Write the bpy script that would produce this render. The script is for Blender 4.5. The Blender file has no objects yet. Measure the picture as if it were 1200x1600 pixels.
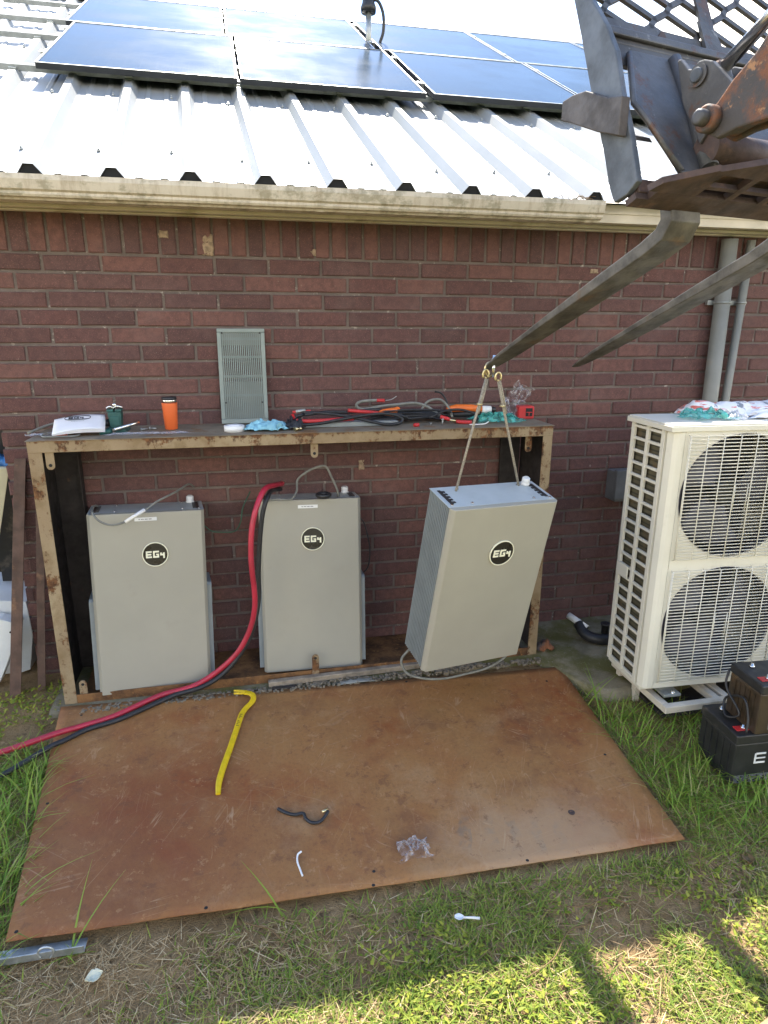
import bpy, math, random
import numpy as np
from mathutils import Vector, Matrix, Euler, noise as mnoise

random.seed(7)
RNG = np.random.default_rng(7)
SC = bpy.context.scene
COL = SC.collection

# ------------------------------------------------------------------ camera
cam_d = bpy.data.cameras.new('camera')
cam = bpy.data.objects.new('camera', cam_d)
COL.objects.link(cam)
CP = Vector((0.8158, -3.3078, 1.7300))
PITCH, YAW, ROLL = 0.28021502, 0.21595804, 0.0042031
fwd = Vector((math.sin(YAW) * math.cos(PITCH), math.cos(YAW) * math.cos(PITCH), -math.sin(PITCH)))
rt0 = Vector((math.cos(YAW), -math.sin(YAW), 0))
up0 = rt0.cross(fwd)
rt = math.cos(ROLL) * rt0 + math.sin(ROLL) * up0
up = -math.sin(ROLL) * rt0 + math.cos(ROLL) * up0
mw = Matrix((rt, up, -fwd)).transposed().to_4x4()
mw.translation = CP
cam.matrix_world = mw
cam_d.sensor_fit = 'VERTICAL'
cam_d.sensor_height = 32.0
cam_d.lens = 32.0 * 1019.99 / 1600.0
cam_d.clip_start = 0.02
cam_d.clip_end = 2000
SC.camera = cam

# ------------------------------------------------------------------ light
SUN_DIR = Vector((-0.053, -0.653, -1.0)).normalized()
SUN_EL = math.asin(-SUN_DIR.z)
SUN_AZ = math.atan2(-SUN_DIR.x, -SUN_DIR.y)      # from +Y towards +X
sun_d = bpy.data.lights.new('sun', 'SUN')
sun_d.energy = 4.0
sun_d.angle = math.radians(0.5)
sun_d.color = (1.0, 0.94, 0.83)
sun = bpy.data.objects.new('sun', sun_d)
COL.objects.link(sun)
sun.rotation_euler = SUN_DIR.to_track_quat('-Z', 'Y').to_euler()
sun.location = (0, 6, 9)

world = bpy.data.worlds.new("World")
SC.world = world
world.use_nodes = True
wt = world.node_tree
wt.nodes.clear()


def wn(t, **kw):
    n = wt.nodes.new(t)
    for k, v in kw.items():
        setattr(n, k, v)
    return n


w_out = wn('ShaderNodeOutputWorld')
w_bg = wn('ShaderNodeBackground')
w_bg.inputs['Strength'].default_value = 0.14
w_sky = wn('ShaderNodeTexSky', sky_type='NISHITA', sun_disc=False, sun_elevation=SUN_EL, sun_rotation=SUN_AZ,
           air_density=1.0, dust_density=0.25, ozone_density=1.6)
w_tc = wn('ShaderNodeTexCoord')
w_sep = wn('ShaderNodeSeparateXYZ')
wt.links.new(w_tc.outputs['Generated'], w_sep.inputs[0])
w_den = wn('ShaderNodeMath', operation='ADD'); w_den.inputs[1].default_value = 0.22
wt.links.new(w_sep.outputs['Z'], w_den.inputs[0])
w_mx = wn('ShaderNodeMath', operation='MAXIMUM'); w_mx.inputs[1].default_value = 0.08
wt.links.new(w_den.outputs[0], w_mx.inputs[0])
w_dx = wn('ShaderNodeMath', operation='DIVIDE'); w_dy = wn('ShaderNodeMath', operation='DIVIDE')
wt.links.new(w_sep.outputs['X'], w_dx.inputs[0]); wt.links.new(w_mx.outputs[0], w_dx.inputs[1])
wt.links.new(w_sep.outputs['Y'], w_dy.inputs[0]); wt.links.new(w_mx.outputs[0], w_dy.inputs[1])
w_cmb = wn('ShaderNodeCombineXYZ'); w_cmb.inputs[2].default_value = 5.3
wt.links.new(w_dx.outputs[0], w_cmb.inputs[0]); wt.links.new(w_dy.outputs[0], w_cmb.inputs[1])
w_noi = wn('ShaderNodeTexNoise')
w_noi.inputs['Scale'].default_value = 1.35
w_noi.inputs['Detail'].default_value = 7.0
w_noi.inputs['Roughness'].default_value = 0.52
wt.links.new(w_cmb.outputs[0], w_noi.inputs['Vector'])
w_rmp = wn('ShaderNodeMapRange', interpolation_type='SMOOTHSTEP')
w_rmp.inputs['From Min'].default_value = 0.45
w_rmp.inputs['From Max'].default_value = 0.58
w_lo = wn('ShaderNodeMath', operation='MULTIPLY_ADD'); w_lo.inputs[1].default_value = -0.46; w_lo.inputs[2].default_value = 0.15
wt.links.new(w_sep.outputs['Z'], w_lo.inputs[0])
w_sum = wn('ShaderNodeMath', operation='ADD')
wt.links.new(w_noi.outputs['Fac'], w_sum.inputs[0]); wt.links.new(w_lo.outputs[0], w_sum.inputs[1])
wt.links.new(w_sum.outputs[0], w_rmp.inputs['Value'])
w_n2 = wn('ShaderNodeTexNoise'); w_n2.inputs['Scale'].default_value = 2.6; w_n2.inputs['Detail'].default_value = 5.0
wt.links.new(w_cmb.outputs[0], w_n2.inputs['Vector'])
w_cc = wn('ShaderNodeValToRGB')
w_cc.color_ramp.elements[0].position = 0.34; w_cc.color_ramp.elements[0].color = (1.15, 1.45, 1.8, 1)
w_cc.color_ramp.elements[1].position = 0.50; w_cc.color_ramp.elements[1].color = (12.4, 11.2, 9.4, 1)
wt.links.new(w_n2.outputs['Fac'], w_cc.inputs['Fac'])
w_mix = wn('ShaderNodeMix', data_type='RGBA')
wt.links.new(w_rmp.outputs[0], w_mix.inputs['Factor'])
wt.links.new(w_sky.outputs[0], w_mix.inputs['A'])
wt.links.new(w_cc.outputs[0], w_mix.inputs['B'])
wt.links.new(w_mix.outputs['Result'], w_bg.inputs['Color'])
wt.links.new(w_bg.outputs[0], w_out.inputs['Surface'])

SC.view_settings.view_transform = 'Standard'
SC.view_settings.look = 'None'
SC.view_settings.exposure = 1.90
SC.view_settings.gamma = 1.0
SC.view_settings.use_curve_mapping = False

# ------------------------------------------------------------------ helpers: materials


class NT:
    def __init__(s, name):
        s.m = bpy.data.materials.new(name)
        s.m.use_nodes = True
        s.t = s.m.node_tree
        s.t.nodes.clear()
        s.out = s.t.nodes.new('ShaderNodeOutputMaterial')
        s.pos = None

    def n(s, typ, ins=None, **kw):
        nd = s.t.nodes.new(typ)
        for k, v in kw.items():
            setattr(nd, k, v)
        if ins:
            for k, v in ins.items():
                sock = nd.inputs[k]
                if isinstance(v, bpy.types.NodeSocket):
                    s.t.links.new(v, sock)
                else:
                    sock.default_value = v
        return nd

    def P(s):
        if s.pos is None:
            s.pos = s.n('ShaderNodeNewGeometry').outputs['Position']
        return s.pos

    def mapped(s, scale=(1, 1, 1), loc=(0, 0, 0), rot=(0, 0, 0), vec=None):
        return s.n('ShaderNodeMapping', {'Vector': vec or s.P(), 'Scale': scale, 'Location': loc, 'Rotation': rot}).outputs[0]

    def noise(s, scale, detail=4, rough=0.55, vec=None, dist=0.0):
        return s.n('ShaderNodeTexNoise', {'Vector': vec or s.P(), 'Scale': scale, 'Detail': detail, 'Roughness': rough, 'Distortion': dist}).outputs['Fac']

    def ramp(s, v, a, b, o0=0.0, o1=1.0):
        return s.n('ShaderNodeMapRange', {'Value': v, 'From Min': a, 'From Max': b, 'To Min': o0, 'To Max': o1}, interpolation_type='SMOOTHSTEP').outputs[0]

    def mix(s, f, a, b, blend='MIX'):
        nd = s.n('ShaderNodeMix', None, data_type='RGBA', blend_type=blend)
        for k, v in (('Factor', f), ('A', a), ('B', b)):
            if isinstance(v, bpy.types.NodeSocket):
                s.t.links.new(v, nd.inputs[k])
            elif k == 'Factor':
                nd.inputs[k].default_value = v
            else:
                nd.inputs[k].default_value = (v[0], v[1], v[2], 1)
        return nd.outputs['Result']

    def math(s, op, a, b=0.0):
        return s.n('ShaderNodeMath', {0: a, 1: b}, operation=op).outputs[0]

    def bump(s, h, strength=0.3, dist=0.01):
        return s.n('ShaderNodeBump', {'Height': h, 'Strength': strength, 'Distance': dist}).outputs[0]

    def rnd(s):
        return s.n('ShaderNodeObjectInfo').outputs['Random']

    def principled(s, color, rough=0.5, metal=0.0, normal=None, spec=0.5, **kw):
        ins = {'Base Color': color if isinstance(color, bpy.types.NodeSocket) else (*color, 1), 'Roughness': rough, 'Metallic': metal, 'Specular IOR Level': spec}
        if normal is not None:
            ins['Normal'] = normal
        for k, v in kw.items():
            ins[k.replace('_', ' ')] = v
        p = s.n('ShaderNodeBsdfPrincipled', ins)
        return p.outputs[0]

    def done(s, sh):
        s.t.links.new(sh, s.out.inputs['Surface'])
        return s.m


def simple(name, color, rough=0.5, metal=0.0, var=0.25, scale=9.0, bump=0.0, bscale=60.0, spec=0.5, dirt=None):
    """a plain material with soft colour mottling, fine grain and optional dirt patches"""
    t = NT(name)
    f = t.noise(scale, 5, 0.6)
    d = tuple(c * (1 - var) for c in color)
    l = tuple(min(1, c * (1 + var * 0.5)) for c in color)
    c = t.mix(t.ramp(f, 0.3, 0.7), d, l)
    if dirt:
        c = t.mix(t.ramp(t.noise(dirt[1], 6, 0.65), dirt[2], dirt[2] + 0.14), c, dirt[0])
    nrm = t.bump(t.noise(bscale, 3), bump, 0.004) if bump else None
    r = t.ramp(t.noise(scale * 1.7, 4), 0.3, 0.7, max(0.02, rough - 0.08), min(1, rough + 0.1))
    return t.done(t.principled(c, r, metal, nrm, spec))


MAT = {}

# brick: each piece darker or redder, pale mortar smears on a few
t = NT('brick_clay')
base = t.n('ShaderNodeValToRGB', {'Fac': t.rnd()})
cr = base.color_ramp
cr.elements[0].color = (0.100, 0.056, 0.051, 1)
cr.elements[1].color = (0.170, 0.086, 0.072, 1)
for p, c in ((0.25, (0.136, 0.066, 0.058, 1)), (0.5, (0.120, 0.068, 0.063, 1)), (0.75, (0.176, 0.087, 0.072, 1))):
    e = cr.elements.new(p); e.color = c
c = t.mix(t.ramp(t.noise(28, 5, 0.7), 0.35, 0.68), t.mix(0.45, base.outputs[0], (0.05, 0.03, 0.032)), base.outputs[0])
c = t.mix(t.ramp(t.noise(240, 2, 0.7), 0.55, 0.75), c, (0.24, 0.12, 0.10))
c = t.mix(t.math('MULTIPLY', t.ramp(t.noise(17, 5, 0.7), 0.665, 0.74), 0.62), c, (0.42, 0.35, 0.29))
c = t.mix(t.math('MULTIPLY', t.ramp(t.noise(3.1, 6, 0.65), 0.5, 0.75), 0.35), c, (0.19, 0.13, 0.115))
hgt = t.math('ADD', t.math('MULTIPLY', t.noise(150, 4, 0.7), 0.6), t.math('MULTIPLY', t.noise(30, 3), 0.5))
MAT['brick'] = t.done(t.principled(c, 0.88, 0, t.bump(hgt, 0.55, 0.006), 0.25))

t = NT('mortar')
c = t.mix(t.ramp(t.noise(6, 5, 0.65), 0.3, 0.72), (0.125, 0.100, 0.088), (0.185, 0.150, 0.130))
c = t.mix(t.ramp(t.noise(33, 4, 0.7), 0.6, 0.72), c, (0.40, 0.35, 0.30))
MAT['mortar'] = t.done(t.principled(c, 0.95, 0, t.bump(t.noise(190, 4, 0.7), 0.8, 0.005), 0.2))

MAT['smear'] = simple('mortar_smear', (0.33, 0.24, 0.16), 0.95, var=0.4, scale=60, bump=0.7, bscale=120)

# roof sheet
t = NT('white_roof_steel')
c = t.mix(t.ramp(t.noise(1.6, 5, 0.6), 0.35, 0.7), (0.235, 0.248, 0.248), (0.28, 0.288, 0.285))
c = t.mix(t.math('MULTIPLY', t.ramp(t.noise(9.0, 6, 0.7, t.mapped((3.0, 0.5, 0.5))), 0.56, 0.75), 0.25), c, (0.45, 0.42, 0.36))
MAT['roof'] = t.done(t.principled(c, 0.42, 0, None, 0.5))

# stained cream aluminium of gutter
t = NT('stained_gutter')
st = t.noise(14, 6, 0.7, t.mapped((2.2, 1, 0.45)))
c = t.mix(t.ramp(st, 0.42, 0.72), (0.55, 0.495, 0.40), (0.39, 0.33, 0.245))
c = t.mix(t.math('MULTIPLY', t.ramp(t.noise(5, 6, 0.7, t.mapped((2.0, 1, 3))), 0.5, 0.62), 0.6), c, (0.22, 0.20, 0.13))
MAT['gutter'] = t.done(t.principled(c, 0.5, 0, t.bump(t.noise(30, 3), 0.1, 0.01)))
MAT['fascia'] = simple('cream_fascia', (0.60, 0.54, 0.44), 0.5, var=0.14, scale=5, dirt=((0.40, 0.34, 0.24), 4, 0.56))
MAT['black_foam'] = simple('black_foam', (0.022, 0.024, 0.028), 0.9)

# solar glass with faint cell lines
t = NT('solar_glass')
gv = t.n('ShaderNodeTexCoord').outputs['Object']
sp = t.n('ShaderNodeSeparateXYZ', {0: gv})


def lines(t, sock, pitch, wd):
    m = t.math('FRACT', t.math('DIVIDE', sock, pitch))
    return t.math('LESS_THAN', m, wd)


ln = t.math('MAXIMUM', lines(t, sp.outputs[0], 0.0872, 0.03), lines(t, sp.outputs[1], 0.0872, 0.03))
fine = lines(t, sp.outputs[0], 0.0145, 0.18)
c = t.mix(t.math('MULTIPLY', fine, 0.35), (0.020, 0.040, 0.066), (0.055, 0.075, 0.10))
c = t.mix(t.math('MULTIPLY', ln, 0.5), c, (0.08, 0.09, 0.11))
MAT['solar_glass'] = t.done(t.principled(c, t.ramp(t.noise(2.2, 5), 0.3, 0.7, 0.16, 0.24), 0, None, 0.5, IOR=1.12))
MAT['alu'] = simple('aluminium', (0.62, 0.62, 0.61), 0.38, 0.9, var=0.15, scale=12)
MAT['shaded_alu'] = simple('shaded_alu_frame', (0.030, 0.033, 0.040), 0.45, 0.3, var=0.2)  # aluminium frame sides, coloured dark for the shade on them
MAT['galv'] = simple('galvanised_steel', (0.42, 0.44, 0.43), 0.45, 0.75, var=0.25, scale=24)
MAT['galv_dull'] = simple('dull_galvanised_steel', (0.36, 0.375, 0.37), 0.5, 0.4, var=0.2, scale=18)
MAT['black_rubber'] = simple('black_rubber', (0.018, 0.018, 0.020), 0.5, var=0.3, scale=40)
MAT['black_plastic'] = simple('black_plastic', (0.020, 0.020, 0.021), 0.42, var=0.25, scale=14, dirt=((0.10, 0.085, 0.065), 6, 0.6))
MAT['red_rubber'] = simple('red_cable_rubber', (0.40, 0.022, 0.045), 0.42, var=0.18, scale=12, dirt=((0.24, 0.04, 0.06), 9, 0.6))
MAT['red_plastic'] = simple('red_plastic', (0.50, 0.028, 0.030), 0.4, var=0.15)
MAT['orange_plastic'] = simple('orange_plastic', (0.75, 0.16, 0.02), 0.4, var=0.15)
MAT['orange_cup'] = simple('orange_powder_coat', (0.72, 0.14, 0.035), 0.45, var=0.08)
MAT['grey_cable'] = simple('grey_cable_jacket', (0.19, 0.19, 0.165), 0.55, var=0.25, scale=30)
MAT['green_wire'] = simple('green_wire', (0.02, 0.10, 0.055), 0.5)
MAT['white_plastic'] = simple('white_plastic', (0.72, 0.72, 0.70), 0.4, var=0.1)
MAT['paper'] = simple('white_paper', (0.78, 0.78, 0.80), 0.6, var=0.05)
MAT['ink'] = simple('black_ink', (0.02, 0.02, 0.025), 0.6)
MAT['light_ink'] = simple('grey_ink', (0.28, 0.28, 0.30), 0.6)
MAT['cream_ink'] = simple('cream_letter_paint', (0.80, 0.78, 0.60), 0.4, var=0.05)
MAT['badge'] = simple('dark_badge', (0.022, 0.019, 0.016), 0.3, var=0.2)
MAT['chrome'] = simple('bright_steel', (0.72, 0.71, 0.68), 0.18, 1.0, var=0.1)
MAT['brass'] = simple('zinc_yellow_steel', (0.62, 0.52, 0.30), 0.3, 1.0, var=0.25, scale=60)
MAT['vise'] = simple('green_vise_paint', (0.020, 0.095, 0.085), 0.42, var=0.25, scale=30)
MAT['blue_cloth'] = simple('light_blue_cloth', (0.25, 0.52, 0.62), 0.8, var=0.2, scale=24, bump=0.3, bscale=180)
MAT['grille_grey'] = simple('grey_green_enamel', (0.215, 0.255, 0.235), 0.45, var=0.12, scale=8)
MAT['dark_fill'] = simple('near_black_fill', (0.012, 0.013, 0.013), 0.8)  # near-black, also paints the darkness inside holes and bores
MAT['rope'] = simple('weathered_rope', (0.33, 0.29, 0.225), 0.85, var=0.35, scale=160, bump=0.8, bscale=260)
MAT['conduit'] = simple('grey_conduit', (0.215, 0.215, 0.190), 0.5, var=0.12, scale=7, dirt=((0.24, 0.22, 0.18), 7, 0.6))
MAT['tan_bar'] = simple('weathered_steel_tube', (0.30, 0.25, 0.19), 0.6, 0.2, var=0.4, scale=18, dirt=((0.12, 0.07, 0.04), 16, 0.55))

# battery cabinets
t = NT('grey_cabinet_paint')
c = t.mix(t.ramp(t.noise(2.2, 4, 0.6), 0.3, 0.75), (0.315, 0.300, 0.245), (0.350, 0.333, 0.272))
c = t.mix(t.math('MULTIPLY', t.ramp(t.noise(8, 6, 0.7), 0.58, 0.78), 0.22), c, (0.25, 0.22, 0.17))
MAT['cabinet'] = t.done(t.principled(c, t.ramp(t.noise(11, 4), 0.3, 0.7, 0.40, 0.52), 0, t.bump(t.noise(700, 2), 0.08, 0.001), 0.45))
MAT['cabinet_side'] = simple('grey_blue_cabinet_side', (0.25, 0.28, 0.285), 0.48, var=0.12, scale=7)
MAT['fin_grey'] = simple('dark_fin_grey', (0.155, 0.175, 0.175), 0.5, var=0.1)
MAT['cabinet_top'] = simple('sky_tinted_cabinet_top', (0.40, 0.44, 0.44), 0.42, var=0.1, scale=6)  # sky light put into the cooler, paler top; front paint warmed for bounce

MAT['hazed_fan'] = simple('hazed_fan_plastic', (0.085, 0.083, 0.105), 0.45)  # lavender haze and bounce light mixed into the dark fan colour
# AC
t = NT('cream_ac_enamel')
c = t.mix(t.ramp(t.noise(1.8, 5, 0.6), 0.35, 0.72), (0.64, 0.615, 0.52), (0.70, 0.675, 0.58))
c = t.mix(t.math('MULTIPLY', t.ramp(t.noise(12, 6, 0.7, t.mapped((2.5, 1, 0.8))), 0.56, 0.75), 0.25), c, (0.38, 0.34, 0.24))
MAT['ac'] = t.done(t.principled(c, 0.42, 0, None, 0.5))
t = NT('coil_fins')
fz = t.n('ShaderNodeSeparateXYZ', {0: t.P()})
w = t.math('FRACT', t.math('MULTIPLY', fz.outputs[2], 45.0))
c = t.mix(t.math('LESS_THAN', w, 0.35), (0.15, 0.135, 0.085), (0.075, 0.070, 0.050))
c = t.mix(t.math('MULTIPLY', t.ramp(t.noise(9, 4), 0.56, 0.66), 0.6), c, (0.20, 0.14, 0.07))
MAT['coil'] = t.done(t.principled(c, 0.45, 0.5, None))

# old painted steel: cream paint over rust
t = NT('rusty_cream_paint')
rust = t.mix(t.ramp(t.noise(40, 5, 0.7), 0.3, 0.7), (0.035, 0.017, 0.010), (0.20, 0.085, 0.03))
paint = t.mix(t.ramp(t.noise(10, 5, 0.65), 0.32, 0.7), (0.215, 0.150, 0.080), (0.37, 0.295, 0.185))
zz = t.n('ShaderNodeSeparateXYZ', {0: t.P()})
edge_b = t.math('ADD', t.ramp(zz.outputs[2], 1.232, 1.256, 0.0, 0.075), t.ramp(zz.outputs[0], 1.2, 2.2, 0.0, 0.035))
m1 = t.ramp(t.math('ADD', t.math('ADD', t.math('MULTIPLY', t.noise(11, 7, 0.72, t.mapped((1.0, 1.0, 0.55))), 0.7), t.math('MULTIPLY', t.noise(60, 5, 0.7), 0.3)), edge_b), 0.52, 0.60)
c = t.mix(m1, paint, rust)
c = t.mix(t.math('MULTIPLY', t.ramp(t.noise(5, 5, 0.7), 0.42, 0.66), 0.42), c, (0.15, 0.085, 0.042))
MAT['rusty_paint'] = t.done(t.principled(c, 0.72, 0, t.bump(t.math('ADD', t.math('MULTIPLY', m1, -0.8), t.noise(160, 3)), 0.35, 0.003), 0.3))

t = NT('rusty_pan')
c = t.mix(t.ramp(t.noise(9, 6, 0.7), 0.3, 0.7), (0.06, 0.03, 0.016), (0.23, 0.115, 0.045))
c = t.mix(t.ramp(t.noise(30, 6, 0.7), 0.55, 0.72), c, (0.30, 0.15, 0.05))
MAT['rusty_pan'] = t.done(t.principled(c, 0.8, 0, t.bump(t.noise(90, 4), 0.4, 0.004), 0.3))

t = NT('shelf_grey_top')
c = t.mix(t.ramp(t.noise(7, 6, 0.65), 0.3, 0.7), (0.15, 0.125, 0.092), (0.235, 0.195, 0.14))
c = t.mix(t.ramp(t.noise(6, 6, 0.7), 0.50, 0.62), c, (0.19, 0.11, 0.055))
MAT['shelf_top'] = t.done(t.principled(c, 0.75, 0, t.bump(t.noise(120, 4), 0.3, 0.003), 0.3))
MAT['dark_steel'] = simple('dark_brown_steel', (0.030, 0.024, 0.022), 0.7, 0.1, var=0.5, scale=14, dirt=((0.09, 0.05, 0.03), 12, 0.6))
MAT['brown_angle'] = simple('brown_angle_iron', (0.105, 0.060, 0.042), 0.72, var=0.35, scale=16, dirt=((0.20, 0.11, 0.06), 10, 0.58))

# rust plate on the ground
t = NT('rusted_plate')
big = t.noise(1.5, 5, 0.55)
mid = t.noise(5.5, 7, 0.68, None, 0.6)
c = t.mix(t.ramp(big, 0.38, 0.60), (0.235, 0.072, 0.020), (0.290, 0.145, 0.050))
c = t.mix(t.math('MULTIPLY', t.ramp(mid, 0.34, 0.62), 0.75), c, (0.300, 0.142, 0.046))
c = t.mix(t.math('MULTIPLY', t.ramp(t.noise(2.4, 6, 0.7, t.mapped((1, 1, 1), (4, 2, 0))), 0.50, 0.68), 0.5), c, (0.135, 0.055, 0.026))
c = t.mix(t.math('MULTIPLY', t.ramp(t.noise(3.3, 7, 0.7, t.mapped((1, 1, 1), (9, 5, 0))), 0.52, 0.74), 0.5), c, (0.37, 0.225, 0.11))
strk = t.noise(26, 6, 0.7, t.mapped((1.8, 0.6, 1), rot=(0, 0, 0.15)))
c = t.mix(t.math('MULTIPLY', t.ramp(strk, 0.54, 0.70), 0.12), c, (0.40, 0.24, 0.125))
strk2 = t.noise(30, 5, 0.7, t.mapped((1.7, 0.5, 1), (3, 3, 0), (0, 0, -0.3)))
c = t.mix(t.math('MULTIPLY', t.ramp(strk2, 0.58, 0.70), 0.12), c, (0.085, 0.045, 0.03))
gr = t.ramp(t.noise(70, 6, 0.8), 0.45, 0.70)
c = t.mix(t.math('MULTIPLY', gr, 0.32), c, (0.10, 0.042, 0.022))
for (loc, rot, sc, amt) in (((0.3, 0.4, 0), 0.4, 1.1, 0.20), ((2.2, 1.3, 0), -0.7, 1.6, 0.16)):
    dv = t.n('ShaderNodeVectorMath', {0: t.mapped((sc, sc, 1), loc, (0, 0, rot)), 1: t.n('ShaderNodeVectorMath', {0: t.n('ShaderNodeTexNoise', {'Vector': t.P(), 'Scale': 1.3, 'Detail': 2}).outputs['Color'], 'Scale': 0.9}, operation='SCALE').outputs[0]}, operation='ADD').outputs[0]
    vo = t.n('ShaderNodeTexVoronoi', {'Vector': dv, 'Scale': 1.6}, feature='DISTANCE_TO_EDGE').outputs['Distance']
    msk = t.math('MULTIPLY', t.ramp(vo, 0.007, 0.001), t.ramp(t.noise(2.3, 3), 0.44, 0.6))
    c = t.mix(t.math('MULTIPLY', msk, amt), c, (0.40, 0.26, 0.15))
gm = t.ramp(t.noise(2.9, 5, 0.6, t.mapped((1, 1, 1), (1.3, 7.7, 0))), 0.685, 0.72)
c = t.mix(t.math('MULTIPLY', gm, 0.8), c, (0.145, 0.135, 0.125))
spk = t.ramp(t.n('ShaderNodeTexVoronoi', {'Vector': t.P(), 'Scale': 26.0}).outputs['Distance'], 0.07, 0.03)
c = t.mix(t.math('MULTIPLY', spk, t.math('MULTIPLY', t.ramp(t.noise(9, 2), 0.5, 0.6), 0.7)), c, (0.42, 0.33, 0.24))
# bare grey scuffs in a short row, fine pale scratches, dark flakes
px = t.n('ShaderNodeSeparateXYZ', {0: t.mapped((1, 1, 1), (0, 0, 0), (0, 0, 0.25))})
bx_ = t.math('MULTIPLY', t.ramp(t.math('ABSOLUTE', t.math('SUBTRACT', px.outputs[0], 2.00)), 0.26, 0.16), t.ramp(t.math('ABSOLUTE', t.math('SUBTRACT', px.outputs[1], -1.00)), 0.10, 0.04))
stp = t.ramp(t.math('FRACT', t.math('ADD', t.math('MULTIPLY', px.outputs[0], 11.0), t.noise(7, 3))), 0.45, 0.6)
c = t.mix(t.math('MULTIPLY', t.math('MULTIPLY', bx_, stp), t.ramp(t.noise(30, 4), 0.38, 0.66, 0.05, 0.7)), c, (0.120, 0.095, 0.070))
dl = t.n('ShaderNodeVectorMath', {0: t.P(), 1: (0.35, -1.25, -0.08)}, operation='DISTANCE').outputs['Value']
c = t.mix(t.math('MULTIPLY', t.ramp(t.math('ADD', dl, t.math('MULTIPLY', t.noise(3.5, 6, 0.65), 0.9)), 1.15, 0.55), 0.55), c, (0.165, 0.046, 0.016))
dr = t.n('ShaderNodeVectorMath', {0: t.mapped((0.55, 1, 1)), 1: (0.99, -1.52, -0.09)}, operation='DISTANCE').outputs['Value']
c = t.mix(t.math('MULTIPLY', t.ramp(t.math('ADD', dr, t.math('MULTIPLY', t.noise(5, 6, 0.7), 0.4)), 0.52, 0.26), 0.6), c, (0.40, 0.27, 0.155))
for (rz_, sc_, sx_) in ((0.5, 16, 0.06), (-0.9, 20, 0.05), (1.4, 14, 0.07), (0.05, 22, 0.05)):
    sn = t.noise(sc_, 2, 0.5, t.mapped((1.0, sx_ * 0.6, 1), (rz_ * 7, 3, 0), (0, 0, 0), t.mapped((1, 1, 1), (0, 0, 0), (0, 0, rz_))), 0.3)
    sl = t.math('MULTIPLY', t.ramp(t.math('ABSOLUTE', t.math('SUBTRACT', sn, 0.5)), 0.008, 0.001), t.ramp(t.noise(3.2, 4, 0.6, t.mapped((1, 1, 1), (rz_ * 3, 1, 0))), 0.53, 0.66))
    c = t.mix(t.math('MULTIPLY', sl, 0.40), c, (0.46, 0.31, 0.18))
c = t.mix(t.math('MULTIPLY', t.ramp(t.noise(13, 8, 0.8), 0.56, 0.62), 0.5), c, (0.135, 0.058, 0.028))
c = t.mix(t.math('MULTIPLY', t.ramp(t.noise(19, 8, 0.8, t.mapped((1, 1, 1), (4, 9, 0))), 0.57, 0.63), 0.5), c, (0.38, 0.215, 0.10))
hb = t.math('ADD', t.noise(120, 5, 0.7), t.math('MULTIPLY', t.noise(14, 4), 0.8))
MAT['rust_plate'] = t.done(t.principled(c, t.ramp(mid, 0.3, 0.7, 0.55, 0.8), 0, t.bump(hb, 0.30, 0.004), 0.35))
MAT['grey_scuff'] = simple('grey_primer_scuff', (0.16, 0.155, 0.145), 0.7, var=0.3, scale=30)

# loader steel
t = NT('worn_dark_steel')
c = t.mix(t.ramp(t.noise(6, 6, 0.68), 0.3, 0.7), (0.062, 0.060, 0.060), (0.118, 0.115, 0.114))
c = t.mix(t.ramp(t.noise(10, 6, 0.72), 0.56, 0.66), c, (0.115, 0.062, 0.042))
c = t.mix(t.math('MULTIPLY', t.ramp(t.noise(26, 5, 0.7), 0.62, 0.72), 0.8), c, (0.28, 0.27, 0.25))
MAT['loader'] = t.done(t.principled(c, 0.55, 0.45, t.bump(t.noise(70, 4, 0.7), 0.35, 0.004), 0.5))
MAT['loader_pale'] = simple('sky_tinted_steel', (0.105, 0.118, 0.135), 0.55, 0.25, var=0.4, scale=11, dirt=((0.10, 0.075, 0.065), 9, 0.58), bump=0.2)  # pale blue of the sky light put into the side plate steel
MAT['bracket'] = simple('brown_grey_steel', (0.10, 0.088, 0.082), 0.6, 0.25, var=0.4, scale=16, bump=0.3)
MAT['fork'] = simple('fork_steel', (0.125, 0.115, 0.100), 0.52, 0.35, var=0.5, scale=14, dirt=((0.16, 0.095, 0.05), 6, 0.58), bump=0.3, bscale=80)
MAT['fork_dark'] = simple('rusty_brown_steel', (0.085, 0.055, 0.045), 0.65, 0.2, var=0.5, scale=12, dirt=((0.17, 0.10, 0.065), 8, 0.55), bump=0.3)
t = NT('orange_rust_arm')
c = t.mix(t.ramp(t.noise(10, 6, 0.7), 0.42, 0.60), (0.070, 0.062, 0.058), (0.20, 0.078, 0.034))
c = t.mix(t.ramp(t.noise(17, 6, 0.72), 0.58, 0.66), c, (0.36, 0.19, 0.09))
MAT['rust_arm'] = t.done(t.principled(c, 0.7, 0.1, t.bump(t.noise(60, 5, 0.7), 0.5, 0.006), 0.4))

MAT['yellow'] = simple('yellow_tool_paint', (0.66, 0.45, 0.008), 0.42, var=0.12, scale=30, dirt=((0.22, 0.13, 0.04), 26, 0.63))

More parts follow.
